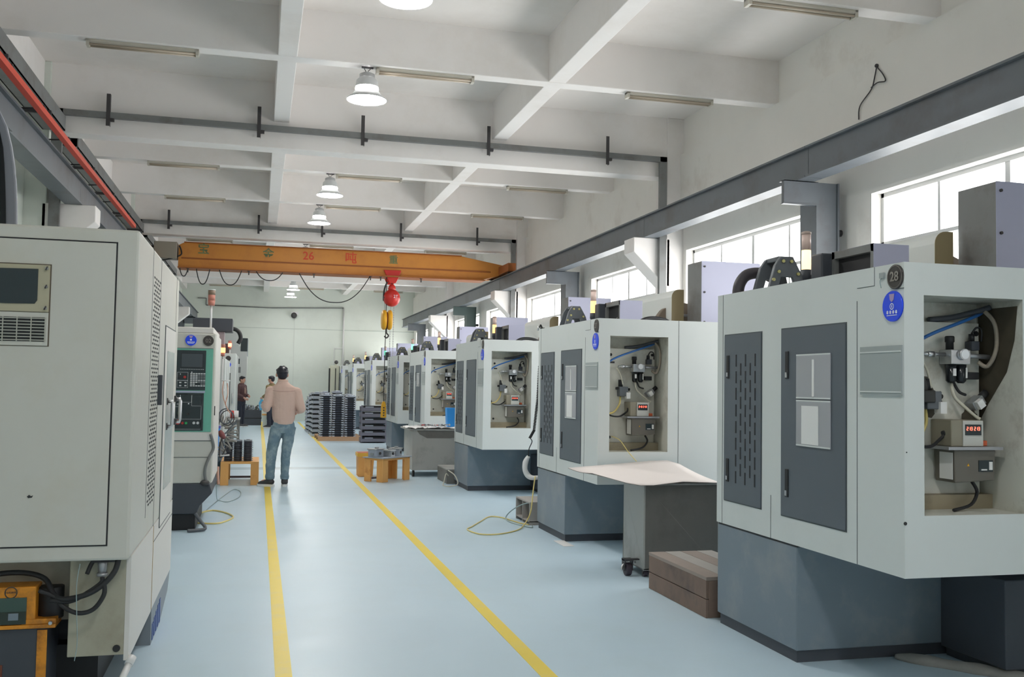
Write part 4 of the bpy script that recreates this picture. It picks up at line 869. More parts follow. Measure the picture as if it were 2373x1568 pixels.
# curved dark hood standing on the roof
def arc_pts(off):
    P = [(-1.75, 3.16), (-1.30, 3.10), (-1.05, 3.04), (-0.935, 2.965), (-0.89, 2.87), (-0.862, 2.76), (-0.845, 2.66), (-0.832, 2.55), (-0.825, 2.44), (-0.820, 2.33), (-0.82, 2.10)]
    return [(x - off * (0.2 + 0.8 * min(1, (3.2 - z) / 0.6)), z - off * max(0, min(1, (z - 2.7) / 0.3))) for x, z in P]
MB().prism(arc_pts(0) + [(-1.75, 2.10)], 'y', 1.40, 1.43, mat('hood_rim_grey', srgb(132, 136, 146), 0.4, noise=0.04)).build('hood', e, 0.01)
MB().prism(arc_pts(0.055) + [(-1.75, 2.10)], 'y', 1.39, 1.40, BLACKG).build('hood_opening', e)
# pump unit in front of the recess
e = empty('pump_unit', (-0.99, 4.70, 0)); tag(e, 'dirty yellow pump unit with dark glass front standing under the big beige machine', 'pump')
MB().box(-0.30, 0.12, 0.0, 0.30, 0.0, 0.355, DARKG).build('tank', e, 0.006)
MB().box(-0.30, 0.16, -0.02, 0.32, 0.355, 0.372, YEL_PUMP).box(0.02, 0.16, -0.015, 0.1, 0.372, 0.395, YEL_PUMP).build('flange', e, 0.003)
MB().box(-0.10, 0.075, -0.01, 0.16, 0.372, 0.535, YEL_PUMP).build('housing', e, 0.006)
MB().box(-0.095, 0.04, -0.016, -0.01, 0.376, 0.49, SCREENY).build('sight_glass', e)
MB().box(-0.095, 0.04, -0.020, -0.016, 0.376, 0.43, mat('dark_oil', srgb(46, 56, 48), 0.2)).box(-0.03, 0.01, -0.024, -0.02, 0.395, 0.425, GREY_BASE).build('oil_level', e)
MB().lathe((-0.025, -0.010, 0.512), [(0.026, 0.0), (0.026, -0.002), (0.022, -0.002), (0.022, 0.0)], BADGE, 20, 'y', caps=False).build('oval_plate', e)
text_mesh('lettering', 'HAWA', 0.014, BADGE, e, M_facing_negy(-0.025, -0.0125, 0.512), 0.0006)
MB().cyl((0.12, 0.08, 0.38), (0.12, 0.08, 0.52), 0.055, BLACK, 16).build('motor', e, 0.004)
MB().box(0.085, 0.125, -0.006, 0.0, 0.10, 0.345, YEL_PUMP).build('side_strip', e); MB().box(-0.28, -0.05, -0.006, 0.0, 0.12, 0.2, mat('rust_label', srgb(110, 60, 44), 0.6)).build('rusty_label', e)
for x in (-0.1, 0.14): MB().cyl((x, -0.03, 0.378), (x, -0.01, 0.378), 0.008, STEEL, 8).build('bolt', e)
m = MB().tube([(-0.560, 4.62, 0.0), (-0.556, 4.62, 0.10), (-0.520, 4.72, 0.185)], 0.015, PVC, 14, smooth_path=False).cyl((-0.526, 4.705, 0.172), (-0.514, 4.735, 0.198), 0.019, PVC, 16)
o = m.build('drain_pipe'); tag(o, 'short white plastic drain pipe at the near corner of the big beige machine', 'pipe')

# ------------------------------------------------------------------ machine 02 with the control panel
e = empty('control_machine', (-0.41, 9.9, 0)); tag(e, 'beige machine with green and black control panel, badge 02', 'machine')
MB().box(-1.7, 0.0, 0.0, 1.3, 0.455, 1.905, BEIGE).box(-1.7, -0.02, 0.01, 1.4, 1.905, 1.965, BEIGE_L).build('housing', e, 0.01)
MB().box(-0.02, 0.004, 0.02, 1.30, 0.46, 1.90, BEIGE_L).build('side_panel', e)
MB().box(-1.7, -0.012, -0.004, 0.0, 0.868, 0.955, BEIGE_L).box(-1.7, -0.012, -0.006, -0.003, 0.862, 0.868, GROOVE).box(-1.7, -0.012, -0.004, -0.001, 0.704, 0.708, GROOVE).build('panel_joint', e)
MB().box(-1.2, -0.02, -0.010, 0.0, 0.950, 1.758, GREENP).box(-1.2, -0.02, -0.012, -0.0, 1.755, 1.760, GROOVE).build('green_panel', e, 0.003)
dp = MB().box(-1.15, -0.085, -0.016, -0.010, 1.352, 1.738, PANEL_D).build('display_unit', e, 0.003)
MB().box(-0.31, -0.115, -0.019, -0.016, 1.575, 1.705, SCREEN).build('screen', dp)
MB().box(-0.315, -0.11, -0.0175, -0.016, 1.57, 1.71, BLACKG).build('screen_bezel', dp)
k = MB()
for r in range(8):
    for c in range(6):
        if r in (6,) and c in (2, 3): continue
        x = -0.225 + c * 0.024; z = 1.513 - r * 0.0168
        k.box(x, x + 0.019, -0.020, -0.016, z - 0.006, z + 0.005, KEY_W if (c < 3 or r in (0, 4, 7)) else KEY)
k.build('keyboard', dp)
k = MB()
for c in range(14): k.box(-0.32 + c * 0.016, -0.31 + c * 0.016, -0.019, -0.016, 1.552, 1.556, KEY_W)
k.build('soft_key', dp)
fr = MB()
def frame(x0, x1, z0, z1, y=-0.018, t=0.0022):
    fr.box(x0, x1, y, y + 0.002, z0, z0 + t, KEY_W).box(x0, x1, y, y + 0.002, z1 - t, z1, KEY_W).box(x0, x0 + t, y, y + 0.002, z0, z1, KEY_W).box(x1 - t, x1, y, y + 0.002, z0, z1, KEY_W)
frame(-0.345, -0.245, 1.445, 1.525); frame(-0.345, -0.245, 1.375, 1.445)
fr.build('frame_lines', dp)
m = MB().cyl((-0.32, -0.026, 1.478), (-0.32, -0.016, 1.478), 0.013, BLACK, 14).build('green_knob', dp)
m = MB().cyl((-0.275, -0.026, 1.478), (-0.275, -0.016, 1.478), 0.013, REDB, 14).build('red_knob', dp)
m = MB()
for x in (-0.325, -0.277):
    for z in (1.425, 1.395): m.box(x, x + 0.02, -0.020, -0.016, z - 0.006, z + 0.006, KEY_W)
m.build('square_button', dp)
MB().box(-0.318, -0.313, -0.021, -0.018, 1.50, 1.512, WHITE_P).box(-0.217, -0.207, -0.021, -0.018, 1.522, 1.530, WHITE_P).build('indicator', dp)
dp = MB().box(-1.15, -0.095, -0.016, -0.010, 0.962, 1.325, PANEL_D).box(-1.15, -0.085, -0.013, -0.010, 1.327, 1.345, LILAC).build('operator_panel', e, 0.003)
fr = MB()
frame(-0.36, -0.115, 0.975, 1.31); frame(-0.36, -0.31, 1.19, 1.31); frame(-0.31, -0.205, 1.235, 1.31); frame(-0.205, -0.115, 1.20, 1.31); frame(-0.36, -0.115, 0.975, 1.075)
fr.build('frame_lines', dp)
for nm, x, z, r, mm in (('emergency_stop', -0.325, 1.045, 0.024, REDB), ('red_button', -0.283, 1.035, 0.012, REDB), ('green_button', -0.25, 1.035, 0.012, GREENB), ('white_knob', -0.178, 1.037, 0.013, KEY_W), ('white_knob', -0.142, 1.037, 0.013, KEY_W), ('dial', -0.235, 1.12, 0.012, BLACK), ('dial', -0.31, 1.13, 0.025, mat('dial_green', srgb(44, 66, 52), 0.4)), ('indicator', -0.232, 1.222, 0.006, WHITE_P)):
    MB().cyl((x, -0.028, z), (x, -0.016, z), r, mm, 16).build(nm, dp)
MB().box(-0.34, -0.32, -0.019, -0.016, 1.21, 1.225, KEY).box(-0.34, -0.32, -0.019, -0.016, 1.245, 1.255, KEY).build('key_button', dp)
MB().lathe((-0.23, -0.004, 1.835), [(0.052, -0.008), (0.052, 0.004)], BLUE_L, 28, 'y').build('round_logo', e)
g = MB(); g.prism([(-0.248, 1.88), (-0.212, 1.88), (-0.218, 1.862), (-0.23, 1.855), (-0.242, 1.862)], 'y', -0.0135, -0.012, MATS['crest_gold']).box(-0.238, -0.222, -0.0135, -0.012, 1.832, 1.848, WHITE_P)
for i in range(4): g.box(-0.262 + i * 0.018, -0.249 + i * 0.018, -0.0135, -0.012, 1.812, 1.822, WHITE_P)
g.box(-0.258, -0.202, -0.0135, -0.012, 1.803, 1.807, WHITE_P); g.build('logo_print', e)
bd = MB().lathe((-0.068, -0.004, 1.835), [(0.050, -0.008), (0.050, 0.004)], BADGE, 28, 'y').build('number_badge', e)
text_mesh('number', '02', 0.055, BADGE_T, bd, M_facing_negy(-0.068, -0.013, 1.833), 0.0008)
MB().box(0.004, 0.012, 0.03, 0.06, 1.11, 1.20, BLACK).build('side_latch', e)
MB().box(-1.6, -0.14, 0.05, 1.25, 0.0, 0.16, BLACK).build('lower_base', e, 0.01)
MB().prism([(-1.6, 0.455), (-0.02, 0.455), (0.01, 0.36), (-0.10, 0.24), (-0.13, 0.16), (-1.6, 0.16)], 'y', 0.0, 1.25, DARKG).build('oil_pan', e, 0.01)
MB().tube([(-0.02, -0.02, 0.93), (0.01, 0.0, 0.80), (-0.03, -0.02, 0.70), (-0.06, -0.03, 0.60), (-0.055, -0.02, 0.50), (-0.02, 0.0, 0.45)], 0.014, GREY_ST2, 8).tube([(-0.14, -0.02, 0.17), (-0.09, -0.03, 0.10), (-0.04, -0.06, 0.03), (-0.12, -0.1, 0.02), (-0.2, -0.12, 0.02)], 0.016, HOSE_G, 8).build('drain_hose', e); MB().ball((-0.06, -0.01, 0.46), 0.045, 0.04, 0.03, DARK_ST).build('drain_hose', e)
MB().cyl((-0.055, 0.08, 1.965), (-0.055, 0.08, 2.185), 0.011, PVC, 10).build('beacon_pole', e)
MB().cyl((-0.055, 0.08, 2.185), (-0.055, 0.08, 2.235), 0.030, TW_OFF, 16, 0.036).cyl((-0.055, 0.08, 2.235), (-0.055, 0.08, 2.29), 0.034, TW_OFF, 16).cyl((-0.055, 0.08, 2.29), (-0.055, 0.08, 2.335), 0.035, TW_OFFG, 16).cyl((-0.055, 0.08, 2.335), (-0.055, 0.08, 2.342), 0.037, PVC, 16).build('beacon', e)

# ------------------------------------------------------------------ further left machines (simple tall white ones)
def left_machine(x, y, w, dep, zb_, zt_, label, beacon=None, box=None, door=True):
    e = empty('white_machine', (x, y, 0)); tag(e, label, 'machine')
    MB().box(-1.6, 0, 0, dep, zb_, zt_, WHITE_M).build('housing', e, 0.015)
    MB().box(-1.55, -0.05, 0.03, dep - 0.03, 0, zb_, DARKG).build('base', e)
    MB().box(0.0, 0.004, dep * 0.3, dep * 0.3 + 0.01, zb_, zt_, GROOVE).build('panel_seam', e); MB().box(0.0, 0.004, dep * 0.7, dep * 0.7 + 0.01, zb_, zt_, GROOVE).build('panel_seam', e); MB().box(-0.30, -0.295, -0.003, 0.0, zb_, zt_, GROOVE).build('panel_seam', e)
    if door:
        d = MB().box(-0.22, -0.10, -0.012, -0.002, zb_ + 0.12, zt_ - 0.38, PANEL_D).build('dark_window', e, 0.004)
        MB().tube([(-0.05, 0, 1.2), (-0.05, -0.05, 1.2), (-0.05, -0.05, 1.02), (-0.05, 0, 1.02)], 0.012, STEEL, 6, smooth_path=False).build('handle', e)
        MB().lathe((-0.15, -0.004, zt_ - 0.22), [(0.055, -0.008), (0.055, 0.004)], BLUE_L, 20, 'y').build('round_logo', e)
        MB().lathe((-0.15, -0.004, zt_ - 0.10), [(0.05, -0.008), (0.05, 0.004)], BADGE, 20, 'y').build('number_badge', e)
    if beacon:
        bx, by, bz, bm = beacon
        MB().cyl((bx, by, zt_ - 0.02), (bx, by, bz), 0.012, PVC, 8).build('beacon_pole', e)
        MB().cyl((bx, by, bz), (bx, by, bz + 0.05), 0.028, TW_OFF, 12).cyl((bx, by, bz + 0.05), (bx, by, bz + 0.12), 0.034, bm, 12).cyl((bx, by, bz + 0.12), (bx, by, bz + 0.17), 0.032, TW_OFF, 12).build('beacon', e)
    return e
a = left_machine(-0.47, 14.9, 1, 2.3, 0.55, 1.78, 'white machine with lit orange beacon behind the control panel machine', (-0.03, -0.35, 1.80, TW_OR), door=False)
MB().cyl((-0.03, -0.35, 0.9), (-0.03, -0.35, 1.80), 0.012, PVC, 8).box(-0.03, 0.0, -0.36, 0.0, 1.30, 1.33, PVC).build('beacon_arm', a)
a = left_machine(-0.42, 19.6, 1, 2.2, 0.55, 1.98, 'white machine with dark window and glowing red beacon on the left row', (-0.13, 0.1, 2.06, TW_RED))
MB().box(-0.75, -0.25, 0.5, 1.0, 1.98, 2.42, mat('pink_grey_head', srgb(150, 138, 142), 0.5)).box(-0.85, -0.10, 0.45, 1.1, 2.42, 2.68, DARKG).build('spindle_head', a, 0.01)
a = left_machine(-0.60, 24.4, 1, 2.4, 0.6, 2.05, 'pale machine with handles on its side door, fourth of the left row', None, door=False)
MB().tube([(-0.3, 0.3, 2.05), (-0.3, 0.3, 2.72), (-0.05, 0.3, 2.72), (0.10, 0.3, 2.66), (0.16, 0.3, 2.50), (0.10, 0.3, 2.36)], 0.05, BLACK, 8).build('curved_hose', a)
MB().box(-0.35, -0.1, 0.2, 0.5, 2.05, 2.35, mat('brown_motor', srgb(92, 66, 66), 0.5)).build('motor', a)
e = empty('tall_cabinet', (-0.66, 34.2, 0)); tag(e, 'tall pale grey machine column with a dark vent and small screen by the end wall', 'machine')
MB().box(-1.0, 0.28, 0, 1.6, 0, 2.62, mat('pale_grey', srgb(188, 190, 188), 0.45)).box(-0.5, 0.0, 0, 1.5, 2.62, 3.1, MATS['pale_grey']).build('housing', e, 0.01)
MB().box(0.06, 0.28, -0.01, 0, 2.45, 2.9, PANEL_D).box(0.28, 0.29, 0.1, 1.5, 2.3, 2.9, GREY_BASE).build('vent_panel', e)
MB().box(-0.18, 0.04, -0.01, 0, 2.02, 2.2, PANEL_D).box(-0.22, 0.08, -0.008, 0, 1.72, 1.92, GREY_ST2).build('screen', e)
# small roll and table in front of the third machine
e = empty('small_table', (-0.42, 18.35, 0)); tag(e, 'narrow grey steel table holding a white roll on the left side', 'table')
MB().box(-0.35, 0.12, 0, 0.8, 0.74, 0.76, TABLE_G).build('top', e)
for x, y in ((-0.32, 0.03), (0.09, 0.03), (-0.32, 0.77), (0.09, 0.77)): MB().box(x - 0.02, x + 0.02, y - 0.02, y + 0.02, 0, 0.74, TABLE_D).build('leg', e)
m = MB().cyl((-0.74, 18.6, 0.832), (-0.33, 18.6, 0.832), 0.07, CLOTH, 18).lathe((-0.47, 18.6, 0.832), [(0.072, 0), (0.072, 0.06)], RED_P, 18, 'x')
o = m.build('paper_roll'); tag(o, 'white roll with a red label lying on the narrow steel table', 'roll')
# blue bin with dark lower bin
o = MB().prism([(-0.09, 0.43), (0.09, 0.43), (0.11, 0.80), (-0.11, 0.80)], 'y', -0.10, 0.10, BLUE).box(-0.12, 0.12, -0.11, 0.11, 0.78, 0.81, mat('lilac_rim', srgb(110, 112, 196), 0.4)).build('blue_bin', None, 0.004); o.location = (-0.61, 14.40, 0.0); tag(o, 'blue plastic bin with lilac rim beside the black disc stacks', 'bin')
o = MB().cyl((0, 0, 0), (0, 0, 0.42), 0.14, mat('teal_drum', srgb(36, 66, 82), 0.4), 20).build('drum'); o.location = (-0.615, 14.40, 0.0); tag(o, 'dark teal drum on the floor under the blue bin', 'drum')
# coiled hose and hanging hoses on the side of machine 02
e = empty('coiled_air_hose', (-0.38, 11.6, 0.9)); tag(e, 'grey spiral air hose and tangled tubes hanging on the side of the control panel machine', 'hose')
hp = []; key = [Vector(p) for p in ((-0.06, .25, .09), (0.05, .25, .06), (0.105, .25, -.05), (0.08, .25, -.17), (-0.05, .25, -.28))]
NT = 10
for i in range(NT * 14 + 1):
    t = i / (NT * 14); k = min(int(t * 4), 3); u = t * 4 - k; u = u
    p0, p1, p2, p3 = key[max(k - 1, 0)], key[k], key[k + 1], key[min(k + 2, 4)]
    c = 0.5 * ((2 * p1) + (-p0 + p2) * u + (2 * p0 - 5 * p1 + 4 * p2 - p3) * u * u + (-p0 + 3 * p1 - 3 * p2 + p3) * u ** 3)
    dr = (p2 - p1).normalized(); nn = Vector((-dr.z, 0, dr.x)); a = 2 * PI * NT * t
    hp.append(c + nn * (0.062 * math.cos(a)) + Vector((0, 0.055 * math.sin(a), 0)))
MB().tube(hp, 0.009, mat('spiral_grey', srgb(150, 146, 140), 0.35), 7, smooth_path=False).build('spiral', e)
ring = [(0.03 + 0.075 * math.cos(2 * PI * i / 16), 0.1, 0.14 + 0.085 * math.sin(2 * PI * i / 16)) for i in range(17)]
MB().tube(ring, 0.008, HOSE_G, 6).tube([(p[0] + 0.02, p[1] + 0.03, p[2] - 0.02) for p in ring], 0.006, DARK_ST, 6).tube([(0.06, 0.1, 0.1), (0.12, 0.12, 0.04), (0.16, 0.12, 0.10), (0.10, 0.1, 0.02), (0.05, 0.1, -0.04), (0.0, 0.08, -0.1), (0.02, 0.08, -0.2)], 0.009, HOSE_G, 6).build('hose_loop', e)
MB().tube([(0.0, 0, 0.55), (-0.01, 0, 0.42), (0.02, 0, 0.30), (0.06, 0.02, 0.2)], 0.006, HOSE_P, 6).tube([(0.04, 0.02, 0.52), (0.05, 0.0, 0.4), (0.03, 0, 0.28), (0.08, 0.02, 0.18)], 0.006, HOSE_P, 6).cyl((-0.03, 0, 0.55), (0.07, 0, 0.55), 0.008, PVC, 6).build('pink_tube', e)
MB().tube([(-0.02, -0.1, -0.02), (0.0, -0.12, -0.06), (0.03, -0.1, -0.10)], 0.035, mat('maroon_gun', srgb(120, 60, 60), 0.5), 8, radii=[0.02, 0.035, 0.02]).tube([(0.0, -0.1, -0.1), (-0.02, -0.1, -0.25), (0.0, -0.1, -0.32), (0.06, -0.08, -0.2), (0.10, -0.05, -0.26)], 0.008, DARK_ST, 6).tube([(-0.03, -0.1, -0.42), (-0.03, -0.1, -0.5), (-0.02, -0.1, -0.62)], 0.018, HOSE_P, 6).cyl((-0.03, -0.1, -0.30), (0.09, -0.1, -0.29), 0.008, PVC, 6).build('air_gun', e)
m = MB(); m.tube([(-0.58, 10.38, 0.01), (-0.45, 10.33, 0.008), (-0.33, 10.36, 0.008), (-0.22, 10.7, 0.008), (-0.24, 10.95, 0.008), (-0.33, 11.2, 0.008), (-0.44, 11.35, 0.008), (-0.52, 11.28, 0.008), (-0.56, 11.15, 0.01)], 0.009, HOSE_Y, 7)
o = m.build('yellow_hose'); tag(o, 'yellow air hose lying in a loop on the floor by the control panel machine', 'hose')
m = MB(); m.tube([(-0.42, 11.5, 0.30), (-0.43, 11.9, 0.10), (-0.42, 12.3, 0.008), (-0.31, 12.15, 0.007), (-0.19, 12.6, 0.007), (-0.18, 13.2, 0.007), (-0.27, 13.5, 0.007), (-0.36, 12.9, 0.007), (-0.48, 11.8, 0.007), (-0.52, 11.3, 0.007)], 0.005, HOSE_T, 6)
o = m.build('thin_hose'); tag(o, 'faint thin hose forming a big loop on the floor behind the yellow one', 'hose')

# ------------------------------------------------------------------ plywood stools with parts
def stool_box(name, x, y, w, d, h, lw, label, rz=0, ls=0.03):
    e = empty(name, (x, y, 0), rz); tag(e, label, 'stool')
    MB().box(0, w, 0, d, h - 0.03, h, WOOD_O).build('top_board', e, 0.003)
    for sx in (0, 1):
        for sy in (0, 1):
            x0 = 0 if sx == 0 else w - lw; y0 = 0 if sy == 0 else d - 0.03
            q = MB().box(x0, x0 + lw, y0, y0 + 0.03, 0, h - 0.03, WOOD_O)
            xs = 0 if sx == 0 else w - 0.03; ya = 0.03 if sy == 0 else d - ls
            if ls > 0.03: q.box(xs, xs + 0.03, ya, d - 0.03 if sy else ls, 0, h - 0.03, WOOD_O)
            q.build('leg', e, 0.003)
    MB().box(lw, w - lw, d - 0.03, d - 0.01, 0.02, 0.05, mat('stretcher_wood', srgb(110, 100, 104), 0.7)).build('stretcher', e)
    return e
stool_box('plywood_stool', -0.47, 14.10, 0.515, 0.9, 0.325, 0.11, 'orange plywood stool on the left of the walkway carrying black disc stacks')
DISC = mat('disc_black', srgb(60, 62, 70), 0.4, metal=0.3, noise=0.1, scale=20)
def disc_stack(x, y, r, h, n, label, z):
    m = MB()
    for i in range(n):
        zz = i * h / n; m.lathe((0, 0, 0), [(r * 0.93, zz), (r, zz + 0.003), (r, zz + h / n * 0.62), (r * 0.93, zz + h / n * 0.68), (r * 0.93, zz + h / n)], DISC, 20)
    m.cyl((0, 0, h), (0, 0, h + 0.02), r * 0.96, mat('disc_top', srgb(170, 176, 184), 0.3, metal=0.5), 20)
    m.cyl((0, 0, h + 0.02), (0, 0, h + 0.025), r * 0.4, DISC, 16)
    for a in (0.2, -0.4, -2.7):
        for i in range(n): 
            c, s = math.cos(a) * r, math.sin(a) * r; zz = (i + 0.2) * h / n
            m.box(c - 0.006, c + 0.012, s - 0.008, s + 0.008, zz, zz + h / n * 0.4, CASTING)
    o = m.build('disc_stack'); o.location = (x, y, z); tag(o, label, 'stack', 'disc stacks on the plywood stool'); return o
disc_stack(-0.375, 14.25, 0.060, 0.27, 11, 'black disc stack at the left end of the plywood stool, behind the hose', 0.325)
disc_stack(-0.245, 14.25, 0.060, 0.28, 11, 'middle stack of black discs with a pale top on the plywood stool', 0.325)
disc_stack(-0.112, 14.25, 0.060, 0.28, 11, 'right stack of black discs on the plywood stool, next to the walkway line', 0.325)
# second stool, right of the aisle
RZ = 0.74
stool_box('low_plywood_stool', 1.80, 14.27, 0.62, 0.36, 0.345, 0.12, 'orange plywood stool on the right of the walkway with metal castings on top', RZ, 0.12)
T0 = Matrix.Translation((1.80, 14.27, 0)) @ Matrix.Rotation(RZ, 4, 'Z')
o = MB().box(-0.02, 0.64, -0.02, 0.38, 0, 0.012, CASTING).build('steel_plate'); o.matrix_world = T0 @ Matrix.Translation((0, 0, 0.346)); tag(o, 'thin grey metal plate on top of the right plywood stool', 'plate')
for i, (u, v, w, hh, lab) in enumerate(((0.09, 0.22, 0.16, 0.125, 'left grey metal casting on the right plywood stool'), (0.30, 0.14, 0.13, 0.10, 'middle shiny metal casting on the right plywood stool'), (0.50, 0.18, 0.15, 0.12, 'right grey metal casting on the right plywood stool'))):
    m = MB().box(-w / 2, w / 2, -w / 2, w / 2, 0, hh - 0.01, CASTING if i != 1 else STEEL).box(-w / 2 - 0.015, w / 2 + 0.015, -w / 2 - 0.01, w / 2 + 0.01, hh - 0.02, hh, STEEL).cyl((0.02, 0, hh), (0.02, 0, hh + 0.018), 0.032, STEEL_D, 14).box(-w / 2 - 0.012, -w / 2, -0.03, 0.03, 0.02, 0.06, STEEL_D).cyl((0, -w / 2 - 0.012, hh * 0.45), (0, -w / 2, hh * 0.45), 0.022, DARK_ST, 12).box(w / 2, w / 2 + 0.02, -0.02, 0.02, 0.0, hh * 0.6, STEEL)
    o = m.build('metal_casting', None, 0.004); o.matrix_world = T0 @ Matrix.Translation((u, v, 0.359)) @ Matrix.Rotation(0.2 * i, 4, 'Z'); tag(o, lab, 'casting')
e = empty('yellow_box', (1.53, 15.20, 0)); tag(e, 'yellow-lidded orange plywood bin behind the right plywood stool', 'bin')
MB().prism([(0.01, 0), (0.23, 0), (0.25, 0.31), (0.0, 0.31)], 'y', 0, 0.30, WOOD_O).build('body', e, 0.004)
MB().box(-0.012, 0.262, -0.012, 0.312, 0.31, 0.365, mat('yellow_lid', srgb(240, 190, 80), 0.5)).box(0.0, 0.25, 0.0, 0.3, 0.355, 0.37, mat('red_rim', srgb(180, 90, 50), 0.5)).build('lid', e, 0.003)

# ------------------------------------------------------------------ pallet with stacks of castings, crates
e = empty('pallet', (1.47, 24.5, 0)); tag(e, 'low wooden pallet under the stacks of silver castings', 'pallet')
for i in range(5): MB().box(0, 1.10, 0.02 + i * 0.32, 0.22 + i * 0.32, 0.085, 0.105, PALLET).build('board', e)
for i in range(3): MB().box(0, 1.10, 0.0 + i * 0.72, 0.09 + i * 0.72, 0, 0.085, PALLET).build('bearer', e)
def cast_stack(x, y, w, h, n, label, z=0.105, light=True):
    m = MB(); st = h / n
    for i in range(n):
        zz = i * st; jx = R.uniform(-.006, .006)
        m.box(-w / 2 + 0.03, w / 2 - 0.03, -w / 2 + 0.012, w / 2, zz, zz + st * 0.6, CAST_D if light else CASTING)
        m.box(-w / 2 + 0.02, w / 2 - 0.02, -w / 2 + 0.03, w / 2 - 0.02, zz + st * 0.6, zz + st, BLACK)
        for xa in (-w / 2 + jx, w / 2 - 0.055 + jx): m.box(xa, xa + 0.055, -w / 2 - 0.012, w / 2, zz, zz + st * 0.52, CASTING)
        m.box(-w / 2 - 0.012 + jx, -w / 2 + jx, -w / 2 + 0.04, -w / 2 + 0.10, zz + st * 0.1, zz + st * 0.5, STEEL).box(-w / 2 - 0.010 + jx, -w / 2 + jx, w / 2 - 0.10, w / 2 - 0.04, zz + st * 0.1, zz + st * 0.5, STEEL)
    m.box(-w / 2, w / 2, -w / 2, w / 2, h, h + 0.025, CASTING).cyl((0, 0, h + 0.025), (0, 0, h + 0.06), w * 0.28, CASTING, 16).box(-w / 2, -w / 2 + 0.06, -w / 2, w / 2, h + 0.025, h + 0.05, STEEL)
    o = m.build('casting_stack'); o.location = (x, y, z); tag(o, label, 'stack', 'stacks of castings on the pallet'); return o
for i, (x, h, lab) in enumerate(((1.66, 1.01, 'front stack of silver castings at the left end of the pallet'), (1.96, 1.00, 'second front stack of silver castings from the left on the pallet'), (2.26, 0.98, 'third front stack of silver castings, next to the grey crates'))):
    cast_stack(x, 24.70, 0.27, h, 18, lab)
for i, (x, y, h, lab) in enumerate(((1.66, 25.15, 1.06, 'back stack of silver castings behind the left front one'), (1.96, 25.15, 1.08, 'back stack of silver castings with a part on top'), (2.26, 25.15, 1.0, 'back stack of silver castings behind the right front one'))):
    cast_stack(x, y, 0.27, h, 18, lab)
for i, (x, y, h) in enumerate(((1.60, 26.6, 1.13), (1.60, 27.3, 1.12), (1.58, 28.0, 1.08), (1.57, 28.8, 1.0), (1.57, 29.6, 0.85))):
    cast_stack(x, y, 0.36, h, 9, 'bluish casting stack number %s behind the pallet along the yellow line' % ['one', 'two', 'three', 'four', 'five'][i], z=0.0, light=False)
for i in range(6):
    m = MB(); h = 0.145
    m.box(0, 0.62, 0, 0.42, 0, 0.012, mat('crate_grey', srgb(124, 122, 134), 0.45, noise=0.04)); C_ = MATS['crate_grey']
    m.box(0, 0.62, 0, 0.012, 0, h * 0.62, C_).box(0, 0.62, 0.408, 0.42, 0, h * 0.78, C_).box(0, 0.012, 0, 0.42, 0, h * 0.78, C_).box(0.608, 0.62, 0, 0.42, 0, h * 0.78, C_)
    for x in (0, 0.585, ): m.box(x, x + 0.035, -0.004, 0.03, 0, h, C_)
    m.box(0, 0.62, -0.006, 0.02, h * 0.50, h * 0.62, C_).box(0.06, 0.56, 0.03, 0.39, 0.012, h * 0.9, BLACK).box(0.10, 0.30, 0.02, 0.03, h * 0.55, h * 0.8, CASTING)
    o = m.build('grey_crate'); o.location = (2.43 + R.uniform(-.008, .008), 23.70, 0.015 + i * 0.150)
    tag(o, 'grey stacking crate, %s of the stack of six beside the pallet' % ['bottom one', 'second from bottom', 'third from bottom', 'fourth from bottom', 'fifth from bottom', 'topmost'][i], 'crate', 'stack of grey crates')
# far cream cabinets beyond the stacks
e = empty('cream_cabinet', (2.42, 35.0, 0)); tag(e, 'tall cream cabinet with dark edge strips at the far end of the right row', 'cabinet')
MB().box(0.06, 0.36, 0, 0.9, 0, 2.05, CREAM).box(0.0, 0.05, 0, 0.05, 0, 1.95, BLACK).box(0.22, 0.25, -0.01, 0, 0.2, 1.95, BLACK).build('body', e, 0.01)
MB().cyl((0.25, 0.2, 2.05), (0.25, 0.2, 2.10), 0.03, CREAM, 10).ball((0.27, 0.2, 2.17), 0.07, 0.07, 0.07, DARK_ST, 12, 8).build('round_knob', e)
# box of scraps and pedestal near the end wall
e = empty('scrap_box', (-0.62, 33.1, 0)); tag(e, 'dark bin heaped with metal scraps on the floor by the end wall', 'bin')
MB().box(0, 0.76, 0, 0.8, 0, 0.50, DARKG).box(-0.01, 0.77, -0.01, 0.81, 0.22, 0.25, BLACK).build('bin', e, 0.01)
m = MB()
for i in range(60):
    x, y, z = R.uniform(0.05, 0.7), R.uniform(0.05, 0.6), 0.48 + R.uniform(0, 0.14); T = Matrix.Translation((x, y, z)) @ Euler((R.uniform(0, 3), R.uniform(0, 3), R.uniform(0, 3))).to_matrix().to_4x4()
    m.box(-0.07, 0.07, -0.02, 0.02, -0.01, 0.01, [STEEL_D, mat('scrap_green', srgb(84, 100, 84), 0.5), DARK_ST, CASTING][i % 4], T)
q = m.build('scraps', e); q['kind'] = 'stuff'
e = empty('pedestal', (0.17, 31.6, 0)); tag(e, 'white pedestal block with a yellow wooden top standing near the end wall', 'pedestal')
MB().box(0, 0.33, 0, 0.35, 0, 0.38, mat('pedestal_white', srgb(206, 212, 204), 0.5)).build('body', e); MB().box(-0.02, 0.35, -0.02, 0.37, 0.38, 0.42, WOOD_O).build('top', e)
